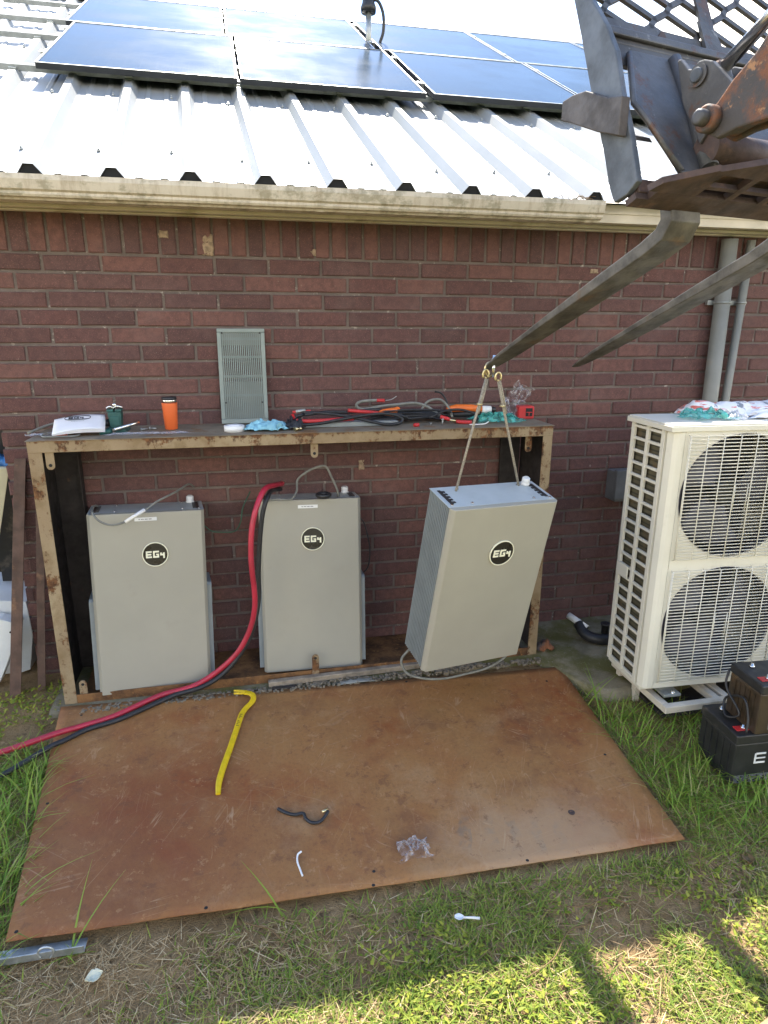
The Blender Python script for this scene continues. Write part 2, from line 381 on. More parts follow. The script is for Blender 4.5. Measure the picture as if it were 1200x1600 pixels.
# clear plastic film
t = NT('clear_film')
gl = t.n('ShaderNodeBsdfPrincipled', {'Base Color': (0.80, 0.80, 0.82, 1), 'Roughness': 0.16, 'Specular IOR Level': 0.9})
tr = t.n('ShaderNodeBsdfTransparent', {'Color': (0.95, 0.95, 0.96, 1)})
fr = t.n('ShaderNodeLayerWeight', {'Blend': 0.35}).outputs['Facing']
fm = t.math('ADD', t.math('MULTIPLY', fr, 0.55), t.math('MULTIPLY', t.ramp(t.noise(40, 4), 0.5, 0.7), 0.28))
mx = t.n('ShaderNodeMixShader', {0: fm, 1: tr.outputs[0], 2: gl.outputs[0]})
MAT['film'] = t.done(mx.outputs[0])
t = NT('teal_film')
gl = t.n('ShaderNodeBsdfPrincipled', {'Base Color': (0.12, 0.50, 0.43, 1), 'Roughness': 0.22})
tr = t.n('ShaderNodeBsdfTransparent', {'Color': (0.7, 0.92, 0.88, 1)})
mx = t.n('ShaderNodeMixShader', {0: t.ramp(t.noise(30, 4), 0.35, 0.65, 0.12, 0.75), 1: tr.outputs[0], 2: gl.outputs[0]})
MAT['teal'] = t.done(mx.outputs[0])
t = NT('printed_bag')
c = t.mix(t.ramp(t.noise(9, 4, 0.6, t.mapped((0.6, 2, 4))), 0.54, 0.58), (0.74, 0.73, 0.72), (0.60, 0.14, 0.10))
c = t.mix(t.ramp(t.noise(15, 4, 0.6), 0.60, 0.64), c, (0.20, 0.22, 0.24))
MAT['bag_print'] = t.done(t.principled(c, 0.3))

# ground
t = NT('soil')
c = t.mix(t.ramp(t.noise(3.0, 6, 0.65), 0.3, 0.7), (0.200, 0.130, 0.060), (0.360, 0.245, 0.125))
c = t.mix(t.ramp(t.noise(4.4, 5, 0.6, t.mapped((1, 1, 1), (5, 5, 5))), 0.60, 0.70), c, (0.46, 0.31, 0.155))
c = t.mix(t.ramp(t.noise(38, 5, 0.7), 0.52, 0.7), c, (0.10, 0.066, 0.034))
far = t.n('ShaderNodeVectorMath', {0: t.P()}, operation='LENGTH').outputs['Value']
c = t.mix(t.ramp(far, 4.5, 9.0), c, t.mix(t.ramp(t.noise(0.7, 6), 0.4, 0.65), (0.045, 0.075, 0.02), (0.10, 0.12, 0.04)))
MAT['soil'] = t.done(t.principled(c, 0.95, 0, t.bump(t.math('ADD', t.noise(45, 5, 0.7), t.noise(220, 3)), 0.8, 0.012), 0.15))
t = NT('mossy_concrete')
c = t.mix(t.ramp(t.noise(6, 6, 0.65), 0.3, 0.7), (0.150, 0.128, 0.080), (0.255, 0.220, 0.150))
c = t.mix(t.math('MULTIPLY', t.ramp(t.noise(4.2, 6, 0.65), 0.40, 0.6), 0.8), c, (0.105, 0.100, 0.022))
c = t.mix(t.ramp(t.noise(60, 5, 0.7), 0.58, 0.75), c, (0.30, 0.28, 0.24))
MAT['concrete'] = t.done(t.principled(c, 0.92, 0, t.bump(t.math('ADD', t.noise(70, 5, 0.7), t.noise(18, 4)), 0.6, 0.008), 0.2))
MAT['rubble'] = simple('broken_concrete', (0.21, 0.175, 0.125), 0.95, var=0.45, scale=40, bump=0.7, bscale=130)
MAT['stone'] = simple('tan_stone', (0.30, 0.20, 0.11), 0.9, var=0.35, scale=14, bump=0.6)


def blade_mat(name, stops, trans, rough=0.6):
    t = NT(name)
    a = t.n('ShaderNodeAttribute', attribute_name='rnd')
    r = t.n('ShaderNodeValToRGB', {'Fac': a.outputs['Fac']})
    els = r.color_ramp.elements
    els[0].color = (*stops[0], 1); els[1].color = (*stops[-1], 1)
    for i, s_ in enumerate(stops[1:-1]):
        e = els.new((i + 1) / (len(stops) - 1)); e.color = (*s_, 1)
    p = t.principled(r.outputs[0], rough, 0, None, 0.35)
    tl = t.n('ShaderNodeBsdfTranslucent', {'Color': r.outputs[0]})
    m_ = t.n('ShaderNodeMixShader', {0: trans, 1: p, 2: tl.outputs[0]})
    return t.done(m_.outputs[0])


MAT['grass'] = blade_mat('grass_blade', [(0.095, 0.160, 0.024), (0.170, 0.255, 0.034), (0.250, 0.315, 0.045), (0.330, 0.345, 0.065), (0.44, 0.36, 0.16)], 0.35)
MAT['long_grass'] = blade_mat('long_grass_blade', [(0.10, 0.19, 0.025), (0.17, 0.30, 0.035), (0.23, 0.36, 0.045), (0.30, 0.38, 0.06), (0.42, 0.38, 0.16)], 0.4)
MAT['clover'] = blade_mat('weed_leaf', [(0.105, 0.165, 0.022), (0.190, 0.255, 0.028), (0.300, 0.330, 0.035), (0.40, 0.39, 0.060)], 0.35)
MAT['straw'] = blade_mat('dry_straw', [(0.17, 0.105, 0.045), (0.32, 0.21, 0.095), (0.48, 0.34, 0.17), (0.62, 0.48, 0.27)], 0.1)
MAT['tree_screen'] = simple('tree_screen_leaves', (0.055, 0.085, 0.025), 0.8, var=0.4, scale=0.6)  # leaves of the unseen trees added to block sky light
MAT['white_sheet'] = simple('white_sheet_metal', (0.62, 0.64, 0.63), 0.4, var=0.1, scale=5, dirt=((0.40, 0.38, 0.32), 6, 0.6))
MAT['cream_sheet'] = simple('cream_trim', (0.60, 0.57, 0.40), 0.45, var=0.1, scale=5)
MAT['blue_tarp'] = simple('blue_tarp', (0.03, 0.16, 0.42), 0.5, var=0.3, scale=20)

# ------------------------------------------------------------------ helpers: meshes


class MB:
    def __init__(s):
        s.v = []; s.f = []; s.sm = []

    def add(s, vs, fs, smooth=False):
        b = len(s.v)
        s.v += [tuple(v) for v in vs]
        s.f += [tuple(b + i for i in f) for f in fs]
        s.sm += [smooth] * len(fs)
        return s

    def box(s, x0, x1, y0, y1, z0, z1, M=None):
        vs = [Vector((x, y, z)) for z in (z0, z1) for y in (y0, y1) for x in (x0, x1)]
        if M is not None:
            vs = [M @ v for v in vs]
        return s.add(vs, [(0, 2, 3, 1), (4, 5, 7, 6), (0, 1, 5, 4), (2, 6, 7, 3), (0, 4, 6, 2), (1, 3, 7, 5)])

    def tube(s, pts, r, n=8, cap=True, smooth=True):
        pts = [Vector(p) for p in pts]
        N = len(pts)
        rs = r if isinstance(r, (list, tuple)) else [r] * N
        tan = [(pts[min(i + 1, N - 1)] - pts[max(i - 1, 0)]).normalized() for i in range(N)]
        ref = Vector((0, 0, 1)) if abs(tan[0].z) < 0.9 else Vector((1, 0, 0))
        u = tan[0].cross(ref).normalized()
        vs = []
        for i in range(N):
            u = (u - tan[i] * u.dot(tan[i])).normalized()
            w_ = tan[i].cross(u)
            for k in range(n):
                a = 2 * math.pi * k / n
                vs.append(pts[i] + (u * math.cos(a) + w_ * math.sin(a)) * rs[i])
        fs = [(i * n + k, i * n + (k + 1) % n, (i + 1) * n + (k + 1) % n, (i + 1) * n + k) for i in range(N - 1) for k in range(n)]
        s.add(vs, fs, smooth)
        if cap:
            b = len(s.v) - len(vs)
            s.f += [tuple(b + k for k in reversed(range(n))), tuple(b + (N - 1) * n + k for k in range(n))]
            s.sm += [False, False]
        return s

    def cyl(s, p0, p1, r, n=16, r1=None, smooth=True):
        return s.tube([p0, p1], [r, r if r1 is None else r1], n, True, smooth)

    def prism(s, poly, fn, d0, d1):
        """polygon of 2-D points; fn(u, v, d) gives the 3-D point; extruded from d0 to d1"""
        n = len(poly)
        vs = [fn(u, v, d0) for u, v in poly] + [fn(u, v, d1) for u, v in poly]
        fs = [tuple(range(n)), tuple(range(2 * n - 1, n - 1, -1))]
        fs += [(i, i + n, (i + 1) % n + n, (i + 1) % n) for i in range(n)]
        return s.add(vs, fs)

    def lathe(s, prof, c, n=24, M=None, smooth=True):
        c = Vector(c)
        vs = []
        for r, z in prof:
            for k in range(n):
                a = 2 * math.pi * k / n
                v = Vector((r * math.cos(a), r * math.sin(a), z))
                vs.append(c + (M @ v if M is not None else v))
        m = len(prof)
        fs = [(i * n + k, i * n + (k + 1) % n, (i + 1) * n + (k + 1) % n, (i + 1) * n + k) for i in range(m - 1) for k in range(n)]
        s.add(vs, fs, smooth)
        b = len(s.v) - len(vs)
        s.f += [tuple(b + k for k in reversed(range(n))), tuple(b + (m - 1) * n + k for k in range(n))]
        s.sm += [False, False]
        return s

    def grid(s, P, smooth=True):
        nx, ny = len(P), len(P[0])
        vs = [p for row in P for p in row]
        fs = [(i * ny + j, (i + 1) * ny + j, (i + 1) * ny + j + 1, i * ny + j + 1) for i in range(nx - 1) for j in range(ny - 1)]
        return s.add(vs, fs, smooth)

    def mesh(s, name, mats):
        me = bpy.data.meshes.new(name)
        me.from_pydata([tuple(v) for v in s.v], [], s.f)
        for m in (mats if isinstance(mats, (list, tuple)) else [mats]):
            me.materials.append(m)
        me.polygons.foreach_set('use_smooth', s.sm)
        me.update()
        return me

    def build(s, name, mat, parent=None, bevel=0.0, solid=0.0, seg=2, fix=True):
        me = s.mesh(name, mat)
        if fix:
            import bmesh
            bm = bmesh.new(); bm.from_mesh(me)
            bmesh.ops.recalc_face_normals(bm, faces=bm.faces)
            bm.to_mesh(me); bm.free()
        o = bpy.data.objects.new(name, me)
        COL.objects.link(o)
        if parent is not None:
            o.parent = parent
        if solid:
            md = o.modifiers.new('solid', 'SOLIDIFY'); md.thickness = solid; md.offset = 0
        if bevel:
            md = o.modifiers.new('bevel', 'BEVEL'); md.width = bevel; md.segments = seg
            md.limit_method = 'ANGLE'; md.angle_limit = math.radians(40)
        return o


def catmull(pts, k=6):
    pts = [Vector(p) for p in pts]
    P = [pts[0] * 2 - pts[1]] + pts + [pts[-1] * 2 - pts[-2]]
    out = []
    for i in range(1, len(P) - 2):
        for j in range(k):
            t_ = j / k
            a, b, c_, d = P[i - 1], P[i], P[i + 1], P[i + 2]
            out.append(0.5 * ((2 * b) + (c_ - a) * t_ + (2 * a - 5 * b + 4 * c_ - d) * t_ ** 2 + (3 * b - a - 3 * c_ + d) * t_ ** 3))
    out.append(pts[-1])
    return out


def thing(name, label, cat, loc=(0, 0, 0), rot=(0, 0, 0), group=None):
    o = bpy.data.objects.new(name, None)
    COL.objects.link(o)
    o.location = loc
    o.rotation_euler = rot
    o.empty_display_size = 0.1
    return tag(o, label, cat, group)


def tag(o, label, cat, group=None):
    o['label'] = label
    o['category'] = cat
    if group:
        o['group'] = group
    return o


def struct(o):
    o['kind'] = 'structure'
    return o


def stuff(o):
    o['kind'] = 'stuff'
    return o


def tube_obj(name, pts, r, mat, parent=None, k=6, n=8):
    return MB().tube(catmull(pts, k), r, n).build(name, mat, parent)


def instance(name, me, parent, loc=(0, 0, 0), rot=(0, 0, 0), scale=(1, 1, 1)):
    o = bpy.data.objects.new(name, me)
    COL.objects.link(o)
    o.parent = parent
    o.location = loc; o.rotation_euler = rot; o.scale = scale
    return o


def fbm(x, y, s=1.0, seed=0.0):
    return mnoise.fractal(Vector((x * s + seed, y * s - seed, seed)), 1.0, 2.0, 4)


def crumple(cx, cy, cz, sx, sy, amp, seed, nx=22, ny=16, lift=0.0, rot=0.0, sag=None):
    """a crumpled sheet lying at (cx, cy, cz): wavy outline, sharp folds"""
    P = []
    ca, sa = math.cos(rot), math.sin(rot)
    for i in range(nx):
        row = []
        for j in range(ny):
            u, v = i / (nx - 1) - 0.5, j / (ny - 1) - 0.5
            e = 1 + 0.35 * fbm(u * 2, v * 2, 1.7, seed + 9)
            x, y = u * sx * e + 0.12 * sx * fbm(u, v, 3, seed + 3), v * sy * e + 0.12 * sy * fbm(u, v, 3, seed + 5)
            r_ = abs(mnoise.noise(Vector((u * 5 + seed, v * 5, seed)))) * 1.6 + abs(mnoise.noise(Vector((u * 11, v * 11 + seed, 2)))) * 0.6
            edge = max(0.0, 1 - (2 * max(abs(u), abs(v))) ** 3)
            z = amp * r_ * (0.35 + 0.65 * edge) + lift * edge
            row.append((cx + x * ca - y * sa, cy + x * sa + y * ca, cz + z))
        P.append(row)
    return P


def gz(x, y):
    if y > -0.45:
        b = 0.0
    elif y > -3.2:
        b = 0.1 * (y + 0.45)
    else:
        b = -0.275
    return b


def gzn(x, y):
    n = 0.018 * fbm(x, y, 1.9, 2.0) + 0.008 * fbm(x, y, 7, 5.0)
    k = min(1, max(0, (-0.3 - y) / 0.4))
    if -0.1 < x < 2.42 and -1.62 < y:
        k *= 0.25
    return gz(x, y) + n * k - 0.012

# ================================================================== SETTING
# ground: one sheet, fine near the house, coarse to the horizon
xs = [-400, -150, -60, -25, -12, -6, -3.5, -2.2] + [round(-1.5 + 0.07 * i, 3) for i in range(84)] + [4.6, 5.4, 7, 10, 16, 30, 70, 160, 400]
ys = [-400, -150, -60, -25, -12, -7, -5, -4] + [round(-3.4 + 0.06 * i, 3) for i in range(58)] + [0.3, 1, 2.5, 5, 9, 15, 30, 70, 160, 400]
g = MB().grid([[(x, y, gzn(x, y)) for y in ys] for x in xs])
struct(g.build('ground', MAT['soil'], fix=False))

# concrete slab beside and under the frame, its edge broken
edge = []
for i in range(60):
    x = -0.12 + i * 0.075
    if x < 2.30:
        y = -0.425 - 0.02 * fbm(x, 0, 5, 3)
    else:
        y = -0.42 - min(0.36, (x - 2.28) * 2.0) + 0.05 * fbm(x, 1, 3, 3)
    edge.append((x, y))
m = MB()
rows = []
for (x, y) in edge:
    rows.append([(x, 0.05, 0.013), (x, y * 0.5, 0.014 + 0.003 * fbm(x, 2, 6)), (x, y + 0.03, 0.013), (x, y, 0.004), (x, y - 0.012, -0.05), (x, y - 0.012, -0.16)])
m.grid(rows)
struct(m.build('concrete_slab', MAT['concrete']))

# ------------------------------------------------------------------ house
house = thing('brick_house', 'dark red brick house with cream gutter and white ribbed metal roof', 'house')
L_, C_, ZF = 0.24631, 0.077855, 2.0240
XC, XE = -0.275, 6.2
wall = MB().box(XC + 0.008, XE, 0.007, 0.25, -0.30, 2.33).box(XC + 0.007, XC + 0.2, 0.25, 8.2, -0.3, 2.33)
wall.prism([(0.25, 2.33), (8.2, 2.33), (4.2, 4.4)], lambda u, v, d: (d, u, v), XC + 0.01, XC + 0.2)
wall = wall.build('wall', MAT['mortar'], house)


def brick_mesh(w, h, seed):
    r = random.Random(seed)
    j = lambda a: r.uniform(-a, a)
    vs = []
    for (x, z) in ((-w / 2, -h / 2), (w / 2, -h / 2), (w / 2, h / 2), (-w / 2, h / 2)):
        vs.append((x, 0.05, z))
    for (x, z) in ((-w / 2, -h / 2), (w / 2, -h / 2), (w / 2, h / 2), (-w / 2, h / 2)):
        vs.append((x + j(0.0015), 0.004 + j(0.001), z + j(0.0015)))
    i_ = 0.0035
    for (x, z) in ((-w / 2 + i_, -h / 2 + i_), (w / 2 - i_, -h / 2 + i_), (w / 2 - i_, h / 2 - i_), (-w / 2 + i_, h / 2 - i_)):
        ch = r.choice((0.0, 0.0, 0.0, 0.002, 0.005)); vs.append((x + j(0.0018) - math.copysign(ch, x), j(0.0014), z + j(0.0018) - math.copysign(ch * 0.6, z)))
    fs = [(8, 9, 10, 11)] + [(4 + k, 4 + (k + 1) % 4, 8 + (k + 1) % 4, 8 + k) for k in range(4)] + [(k, (k + 1) % 4, 4 + (k + 1) % 4, 4 + k) for k in range(4)]
    me = MB().add(vs, fs).mesh('brick', MAT['brick'])
    return me, vs, fs


BR = [brick_mesh(L_ - 0.0125, C_ - 0.0125, k) for k in range(11)]
cand = []
for k in range(-1, 30):
    if k == -1:
        continue
    off = (0.0 if k % 2 == 0 else 0.54) * L_ + random.uniform(-0.012, 0.012)
    n0 = math.floor((XC - off) / L_)
    zc = ZF - (k + 0.5) * C_
    for n in range(n0, n0 + 28):
        a, b = off + n * L_ + 0.00625, off + (n + 1) * L_ - 0.00625
        a = max(a, XC)
        if b - a < 0.03 or a > XE:
            continue
        cand.append(((a + b) / 2, zc, b - a))


def seen(x, z):
    d = Vector((x, 0, z)) - CP
    dz = d.dot(fwd)
    u, v = d.dot(rt) / dz * 1019.99, d.dot(up) / dz * 1019.99
    if abs(u) > 640 or abs(v) > 830 or z < 0.02:
        return 99
    if 0.12 < x < 0.56 and z < 0.86 or 0.90 < x < 1.34 and z < 0.84 or x > 2.62 and z < 1.1 and x < 3.9:
        return 50 + d.length
    return d.length


cand.sort(key=lambda c: seen(c[0], c[1]))
rest = MB()
for i, (x, z, w) in enumerate(cand):
    me, vs, fs = BR[random.randrange(11)]
    sx = w / (L_ - 0.0125)
    rot = (random.gauss(0, 0.006), random.gauss(0, 0.004), random.gauss(0, 0.006))
    loc = (x, random.uniform(-0.0022, 0.0022), z + random.uniform(-0.0015, 0.0015))
    if i < 295:
        instance('brick', me, wall, loc, rot, (sx, 1, 1))
    else:
        rest.add([(x + v[0] * sx, loc[1] + v[1], loc[2] + v[2]) for v in vs], fs)
# bricks of the wall that runs back from the corner
for k in range(0, 30):
    zc = ZF - (k + 0.5) * C_
    for n in range(0, 33):
        y = 0.12 + (n + (0.5 if k % 2 else 0)) * L_
        _, vs, fs = BR[(n * 3 + k) % 11]
        rest.add([(XC + v[1], y - v[0], zc + v[2]) for v in vs], fs)
rest = stuff(rest.build('brick_courses', MAT['brick'], wall))
SB = [brick_mesh(C_ - 0.0125, 0.206, 20 + k) for k in range(4)]
x = XC + 0.034
i = 0
while x < XE:
    if x < 4.6:
        instance('soldier_brick', SB[i % 4][0], wall, (x, random.uniform(-0.0015, 0.0015), ZF + 0.0065 + 0.103), (random.gauss(0, 0.004), random.gauss(0, 0.005), 0))
    x += C_
    i += 1
# mortar left on the wall face
for (x, z, w, h) in ((0.71, 2.075, 0.05, 0.09), (0.52, 2.115, 0.04, 0.03), (1.19, 2.055, 0.03, 0.03), (2.34, 1.385, 0.02, 0.018), (1.42, 1.02, 0.03, 0.05), (2.66, 2.0, 0.045, 0.02)):
    P = []
    for a in range(9):
        P.append([(x + w * (a / 8 - 0.5) * (1 + 0.22 * fbm(a, b, 0.5, x * 7)), 0.0015 - 0.004 * max(0, 1 - (2 * abs(a / 8 - 0.5)) ** 3) * max(0, 1 - (2 * abs(b / 8 - 0.5)) ** 3) * (0.7 + fbm(a, b, 0.6, x)), z + h * (b / 8 - 0.5) * (1 + 0.22 * fbm(b, a, 0.5, z * 5))) for b in range(9)])
    MB().grid(P).build('mortar_smear', MAT['smear'], wall, solid=0.003)

# roof frame of reference: x along the eave, s up the slope, h off the sheet
E0 = Vector((0, -0.253, 2.300))
SD = Vector((-0.040, 0.887, 0.4606)).normalized()
RX = Vector((1, 0, 0))
RNV = RX.cross(SD).normalized()


def rf(x, s, h=0.0):
    return E0 + RX * x + SD * s + RNV * h


roof = bpy.data.objects.new('roof', None)
COL.objects.link(roof); roof.parent = house
RIBS = [0.066 + 0.301 * k for k in range(-3, 21)]
prof = [(-1.02, 0.0)]
for xr in RIBS:
    prof += [(xr - 0.046, 0.0), (xr - 0.018, 0.036), (xr + 0.018, 0.036), (xr + 0.046, 0.0)]
    for mn in (0.102, 0.199):
        prof += [(xr + mn - 0.017, 0.0), (xr + mn - 0.009, 0.0045), (xr + mn + 0.009, 0.0045), (xr + mn + 0.017, 0.0)]
SRIDGE = 4.86
m = MB()
for s0, s1 in ((-0.03, SRIDGE),):
    top = [rf(x, s0, h) for x, h in prof]
    ridge = [rf(x, s1, h) for x, h in prof]
    back = [rf(x, s1, h) + Vector((0, 4.35, -2.26)) for x, h in prof]
    n = len(prof)
    m.add(top + ridge, [(i, i + 1, n + i + 1, n + i) for i in range(n - 1)])
    m.add(ridge + back, [(i, i + 1, n + i + 1, n + i) for i in range(n - 1)])
sheet = m.build('roof_sheet', MAT['roof'], roof, solid=0.0012)
for xr in RIBS:
    MB().prism([(xr - 0.042, -0.001), (xr - 0.016, 0.0335), (xr + 0.016, 0.0335), (xr + 0.042, -0.001)], lambda u, v, d: rf(u, d, v), -0.022, 0.01).build('rib_closure', MAT['black_foam'], roof)
m = MB()
for i, xr in enumerate(RIBS):
    for s_ in (0.30, 1.32, 2.4, 3.4, 4.4):
        for dx in (-0.075,):
            p = rf(xr + dx, s_ + 0.03 * ((i * 7) % 3 - 1), 0)
            m.cyl(p, p + RNV * 0.009, 0.0075, 8)
            m.cyl(p + RNV * 0.009, p + RNV * 0.016, 0.0045, 6)
stuff(m.build('roof_screw', MAT['galv'], roof))
rc = [(-0.16, -0.055), (0.0, 0.045), (0.16, -0.055)]
m = MB()
P = []
for x in (-1.03, 6.35):
    p = rf(x, SRIDGE, 0.05)
    P.append([p + Vector((0, -0.18, -0.085)), p + Vector((0, 0, 0.012)), p + Vector((0, 0.18, -0.085))])
m.grid(P, False).build('ridge_cap', MAT['roof'], roof, solid=0.002)

# eave trim
MB().box(-1.02, XE, -0.185, -0.165, 2.206, 2.288).box(-1.02, XE, -0.192, -0.184, 2.245, 2.258).build('fascia', MAT['fascia'], house, bevel=0.002)
MB().box(-1.02, XE, -0.164, 0.01, 2.214, 2.222).build('soffit', MAT['fascia'], house)
MB().box(-0.9, XE, -0.075, -0.002, 2.197, 2.2125).box(-0.9, XE, -0.045, -0.002, 2.188, 2.1965).build('frieze_trim', MAT['fascia'], house, bevel=0.004)
GX1 = 2.50
gp = [(-0.190, 2.283), (-0.190, 2.196), (-0.262, 2.196), (-0.268, 2.203), (-0.286, 2.206), (-0.291, 2.213), (-0.291, 2.223), (-0.302, 2.230), (-0.311, 2.262), (-0.311, 2.280), (-0.296, 2.282)]
m = MB()
for x0, x1 in ((-1.02, 1.195), (1.195, GX1)):
    m.add([(x, y, z) for x in (x0, x1) for y, z in gp], [(i, i + 1, len(gp) + i + 1, len(gp) + i) for i in range(len(gp) - 1)])
gut = m.build('gutter', MAT['gutter'], house, solid=0.003, fix=False)
for xb in (1.195, GX1 - 0.012):
    for dx in ((0.0, 0.0) if xb < 2 else (-0.03, 0.012))[:1 if xb < 2 else 2]:
        MB().prism([(y - 0.003, z - 0.003 if z < 2.2 else z + 0.001) for y, z in gp[1:]] + [(-0.287, 2.278), (-0.285, 2.232), (-0.262, 2.207), (-0.195, 2.200)], lambda u, v, d: (xb + dx + d, u, v), -0.016, 0.016).build('gutter_joint', MAT['gutter'], house)
MB().prism([(y, z) for y, z in gp], lambda u, v, d: (GX1 + d, u, v), 0.0, 0.012).build('gutter_end_cap', MAT['gutter'], house)
# twigs caught on the gutter end
m = MB()
for i in range(16):
    a = random.uniform(0, 6.3)
    p = Vector((GX1 - 0.1 + random.uniform(-0.10, 0.06), -0.28 + random.uniform(-0.02, 0.02), 2.287))
    m.tube([p, p + Vector((math.cos(a) * 0.03, math.sin(a) * 0.02, random.uniform(0.0, 0.018))), p + Vector((math.cos(a) * 0.06, math.sin(a) * 0.03, random.uniform(-0.004, 0.014)))], 0.0014, 4)
tag(m.build('twigs', MAT['straw']), 'small nest of dry twigs caught on the end of the gutter', 'twigs')

# pipes fixed on the wall
for (p0, p1, r, lab) in (((3.404, -0.055, 2.17), (3.440, -0.055, 0.0), 0.041, 'thicker grey conduit running down the brick wall behind the white cooling unit'),
                         ((3.545, -0.045, 2.17), (3.500, -0.045, 0.0), 0.022, 'thin grey conduit beside the thicker pipe on the brick wall')):
    t_ = thing('wall_conduit', lab, 'conduit', (p1[0], p1[1], 0), (0, 0, 0), 'conduits on the brick wall')
    b0 = Vector((p1[0], p1[1], 0))
    MB().cyl(Vector(p0) - b0, Vector(p1) - b0, r, 20).build('pipe', MAT['conduit'], t_)
    for z in (0.55, 1.85):
        q = Vector(p1).lerp(Vector(p0), (z) / 2.17) - b0
        MB().box(q.x - r - 0.03, q.x + r + 0.03, 0.025, 0.045, q.z - 0.012, q.z + 0.012).tube([(q.x + (r + 0.002) * math.cos(a), (r + 0.002) * math.sin(a), q.z) for a in np.linspace(0, math.pi * 2, 20)], 0.004, 6).build('pipe_strap', MAT['galv'], t_)
t_ = thing('disconnect_box', 'small grey electrical box on the brick wall behind the cooling unit', 'electrical box', (2.935, -0.002, 0.86))
MAT['box_grey'] = simple('dark_grey_box', (0.15, 0.155, 0.155), 0.5)
MB().box(-0.085, 0.085, -0.105, 0, -0.09, 0.08).build('box', MAT['box_grey'], t_, bevel=0.004)
MB().box(-0.092, 0.092, -0.115, -0.085, -0.075, 0.092).build('lid', MAT['box_grey'], t_, bevel=0.004)
MB().cyl((0.02, -0.05, -0.09), (0.02, -0.05, -0.60), 0.014, 10).build('whip', MAT['conduit'], t_)

# ------------------------------------------------------------------ solar panels
S_ = (1.465, 2.885, 4.34)
XCOL = [(-0.095, 0.960), (0.980, 2.070), (2.120, 3.190), (3.210, 4.280), (4.300, 5.370)]
pos_words = ['at the end with the bare rails', 'in front of the mast', 'just right of the gap', 'behind the loader plate', 'at the far right end']
HT = 0.10
RMAT = Matrix((RX, SD, RNV)).transposed()
for r_, (s0, s1) in enumerate(((S_[0], S_[1] - 0.012), (S_[1] + 0.008, S_[2]))):
    for ci, (x0, x1) in enumerate(XCOL):
        lab = ('lower' if r_ == 0 else 'upper') + ' row solar panel ' + pos_words[ci]
        pnl = thing('solar_panel', lab, 'solar panel', rf(x0, s0, HT - 0.029), RMAT.to_euler(), 'solar panels on the white roof')
        W_, H_ = x1 - x0, s1 - s0
        fr = MB()
        fw, fh = 0.011, 0.029
        fr.box(0, W_, 0, fw, 0, fh).box(0, W_, H_ - fw, H_, 0, fh).box(0, fw, fw, H_ - fw, 0, fh).box(W_ - fw, W_, fw, H_ - fw, 0, fh)
        fr.build('frame', MAT['shaded_alu'], pnl)
        rim = MB().box(-0.001, W_ + 0.001, -0.001, 0.007, fh + 0.0002, fh + 0.002).box(0, W_, H_ - 0.007, H_, fh + 0.0002, fh + 0.002)
        rim.box(0, 0.008, 0.0075, H_ - 0.0075, fh + 0.0002, fh + 0.002).box(W_ - 0.008, W_, 0.0075, H_ - 0.0075, fh + 0.0002, fh + 0.002)
        rim.build('rim', MAT['alu'], pnl)
        MB().box(fw, W_ - fw, fw, H_ - fw, 0.020, 0.0275).build('glass', MAT['solar_glass'], pnl)
        for s_ in (0.28, H_ - 0.30):
            for xx in ((-0.010, W_ + 0.010) if ci in (1, 2) else ((-0.010,) if ci == 0 else (W_ + 0.010,))):
                MB().box(xx - 0.014, xx + 0.014, s_ - 0.02, s_ + 0.02, fh + 0.002, fh + 0.006).cyl((xx, s_, fh), (xx, s_, fh + 0.012), 0.006, 8).box(xx - 0.006, xx + 0.006, s_ - 0.02, s_ + 0.02, 0.0, fh).build('clamp', MAT['alu'], pnl)
rail_words = ['lowest', 'second lowest', 'second highest', 'highest']
for k, s_ in enumerate((1.62, 2.58, 3.22, 4.02)):
    a = rf(-0.68 + 0.03 * ((k * 5) % 3), s_, 0.028)
    rl = thing('mounting_rail', rail_words[k] + ' of the bare metal rails sticking out beside the solar panels', 'rail', a, RMAT.to_euler(), 'mounting rails under the solar panels')
    MB().box(0, 6.2, -0.021, -0.018, 0, 0.030).box(0, 6.2, 0.018, 0.021, 0, 0.030).box(0, 6.2, -0.0178, 0.0178, 0, 0.003).box(0, 6.2, -0.021, -0.010, 0.0302, 0.032).box(0, 6.2, 0.010, 0.021, 0.0302, 0.032).build('channel', MAT['galv_dull'], rl)
    for q in range(3, 24, 2):
        xx = RIBS[q - 1] - (-0.68 + 0.03 * ((k * 5) % 3))
        if 0 < xx < 6.2:
            MB().box(xx - 0.02, xx + 0.02, -0.045, -0.0215, -0.028, 0.020).box(xx - 0.02, xx + 0.02, -0.08, -0.0455, 0.0085 - 0.0, 0.0115).build('foot', MAT['galv'], rl)

# service mast with weather head standing in the gap between the panel fields
mb_ = rf(2.095, 3.20, 0.0)
mast = thing('service_mast', 'metal service mast with weather head and black cable loop above the solar panels', 'mast', mb_)
MB().cyl((0, 0, 0), (0, 0, 0.34), 0.023, 20).build('pipe', MAT['galv'], mast)
MB().lathe([(0.075, 0.0), (0.066, 0.03), (0.040, 0.07), (0.034, 0.10)], (0, 0, -0.005), 20).build('boot', MAT['black_rubber'], mast)
MB().lathe([(0.058, 0.30), (0.062, 0.335), (0.050, 0.365), (0.046, 0.40)], (0, 0, 0), 20).build('collar', MAT['black_plastic'], mast)
MB().lathe([(0.058, 0.40), (0.060, 0.42), (0.050, 0.445), (0.030, 0.46), (0.010, 0.466)], (0, 0, 0), 20).build('cap', MAT['galv'], mast)
tube_obj('cable_loop', [(0.03, -0.01, 0.39), (0.075, -0.03, 0.37), (0.112, -0.03, 0.29), (0.115, -0.02, 0.18), (0.085, -0.01, 0.09), (0.075, 0.0, 0.03)], 0.012, MAT['black_rubber'], mast)

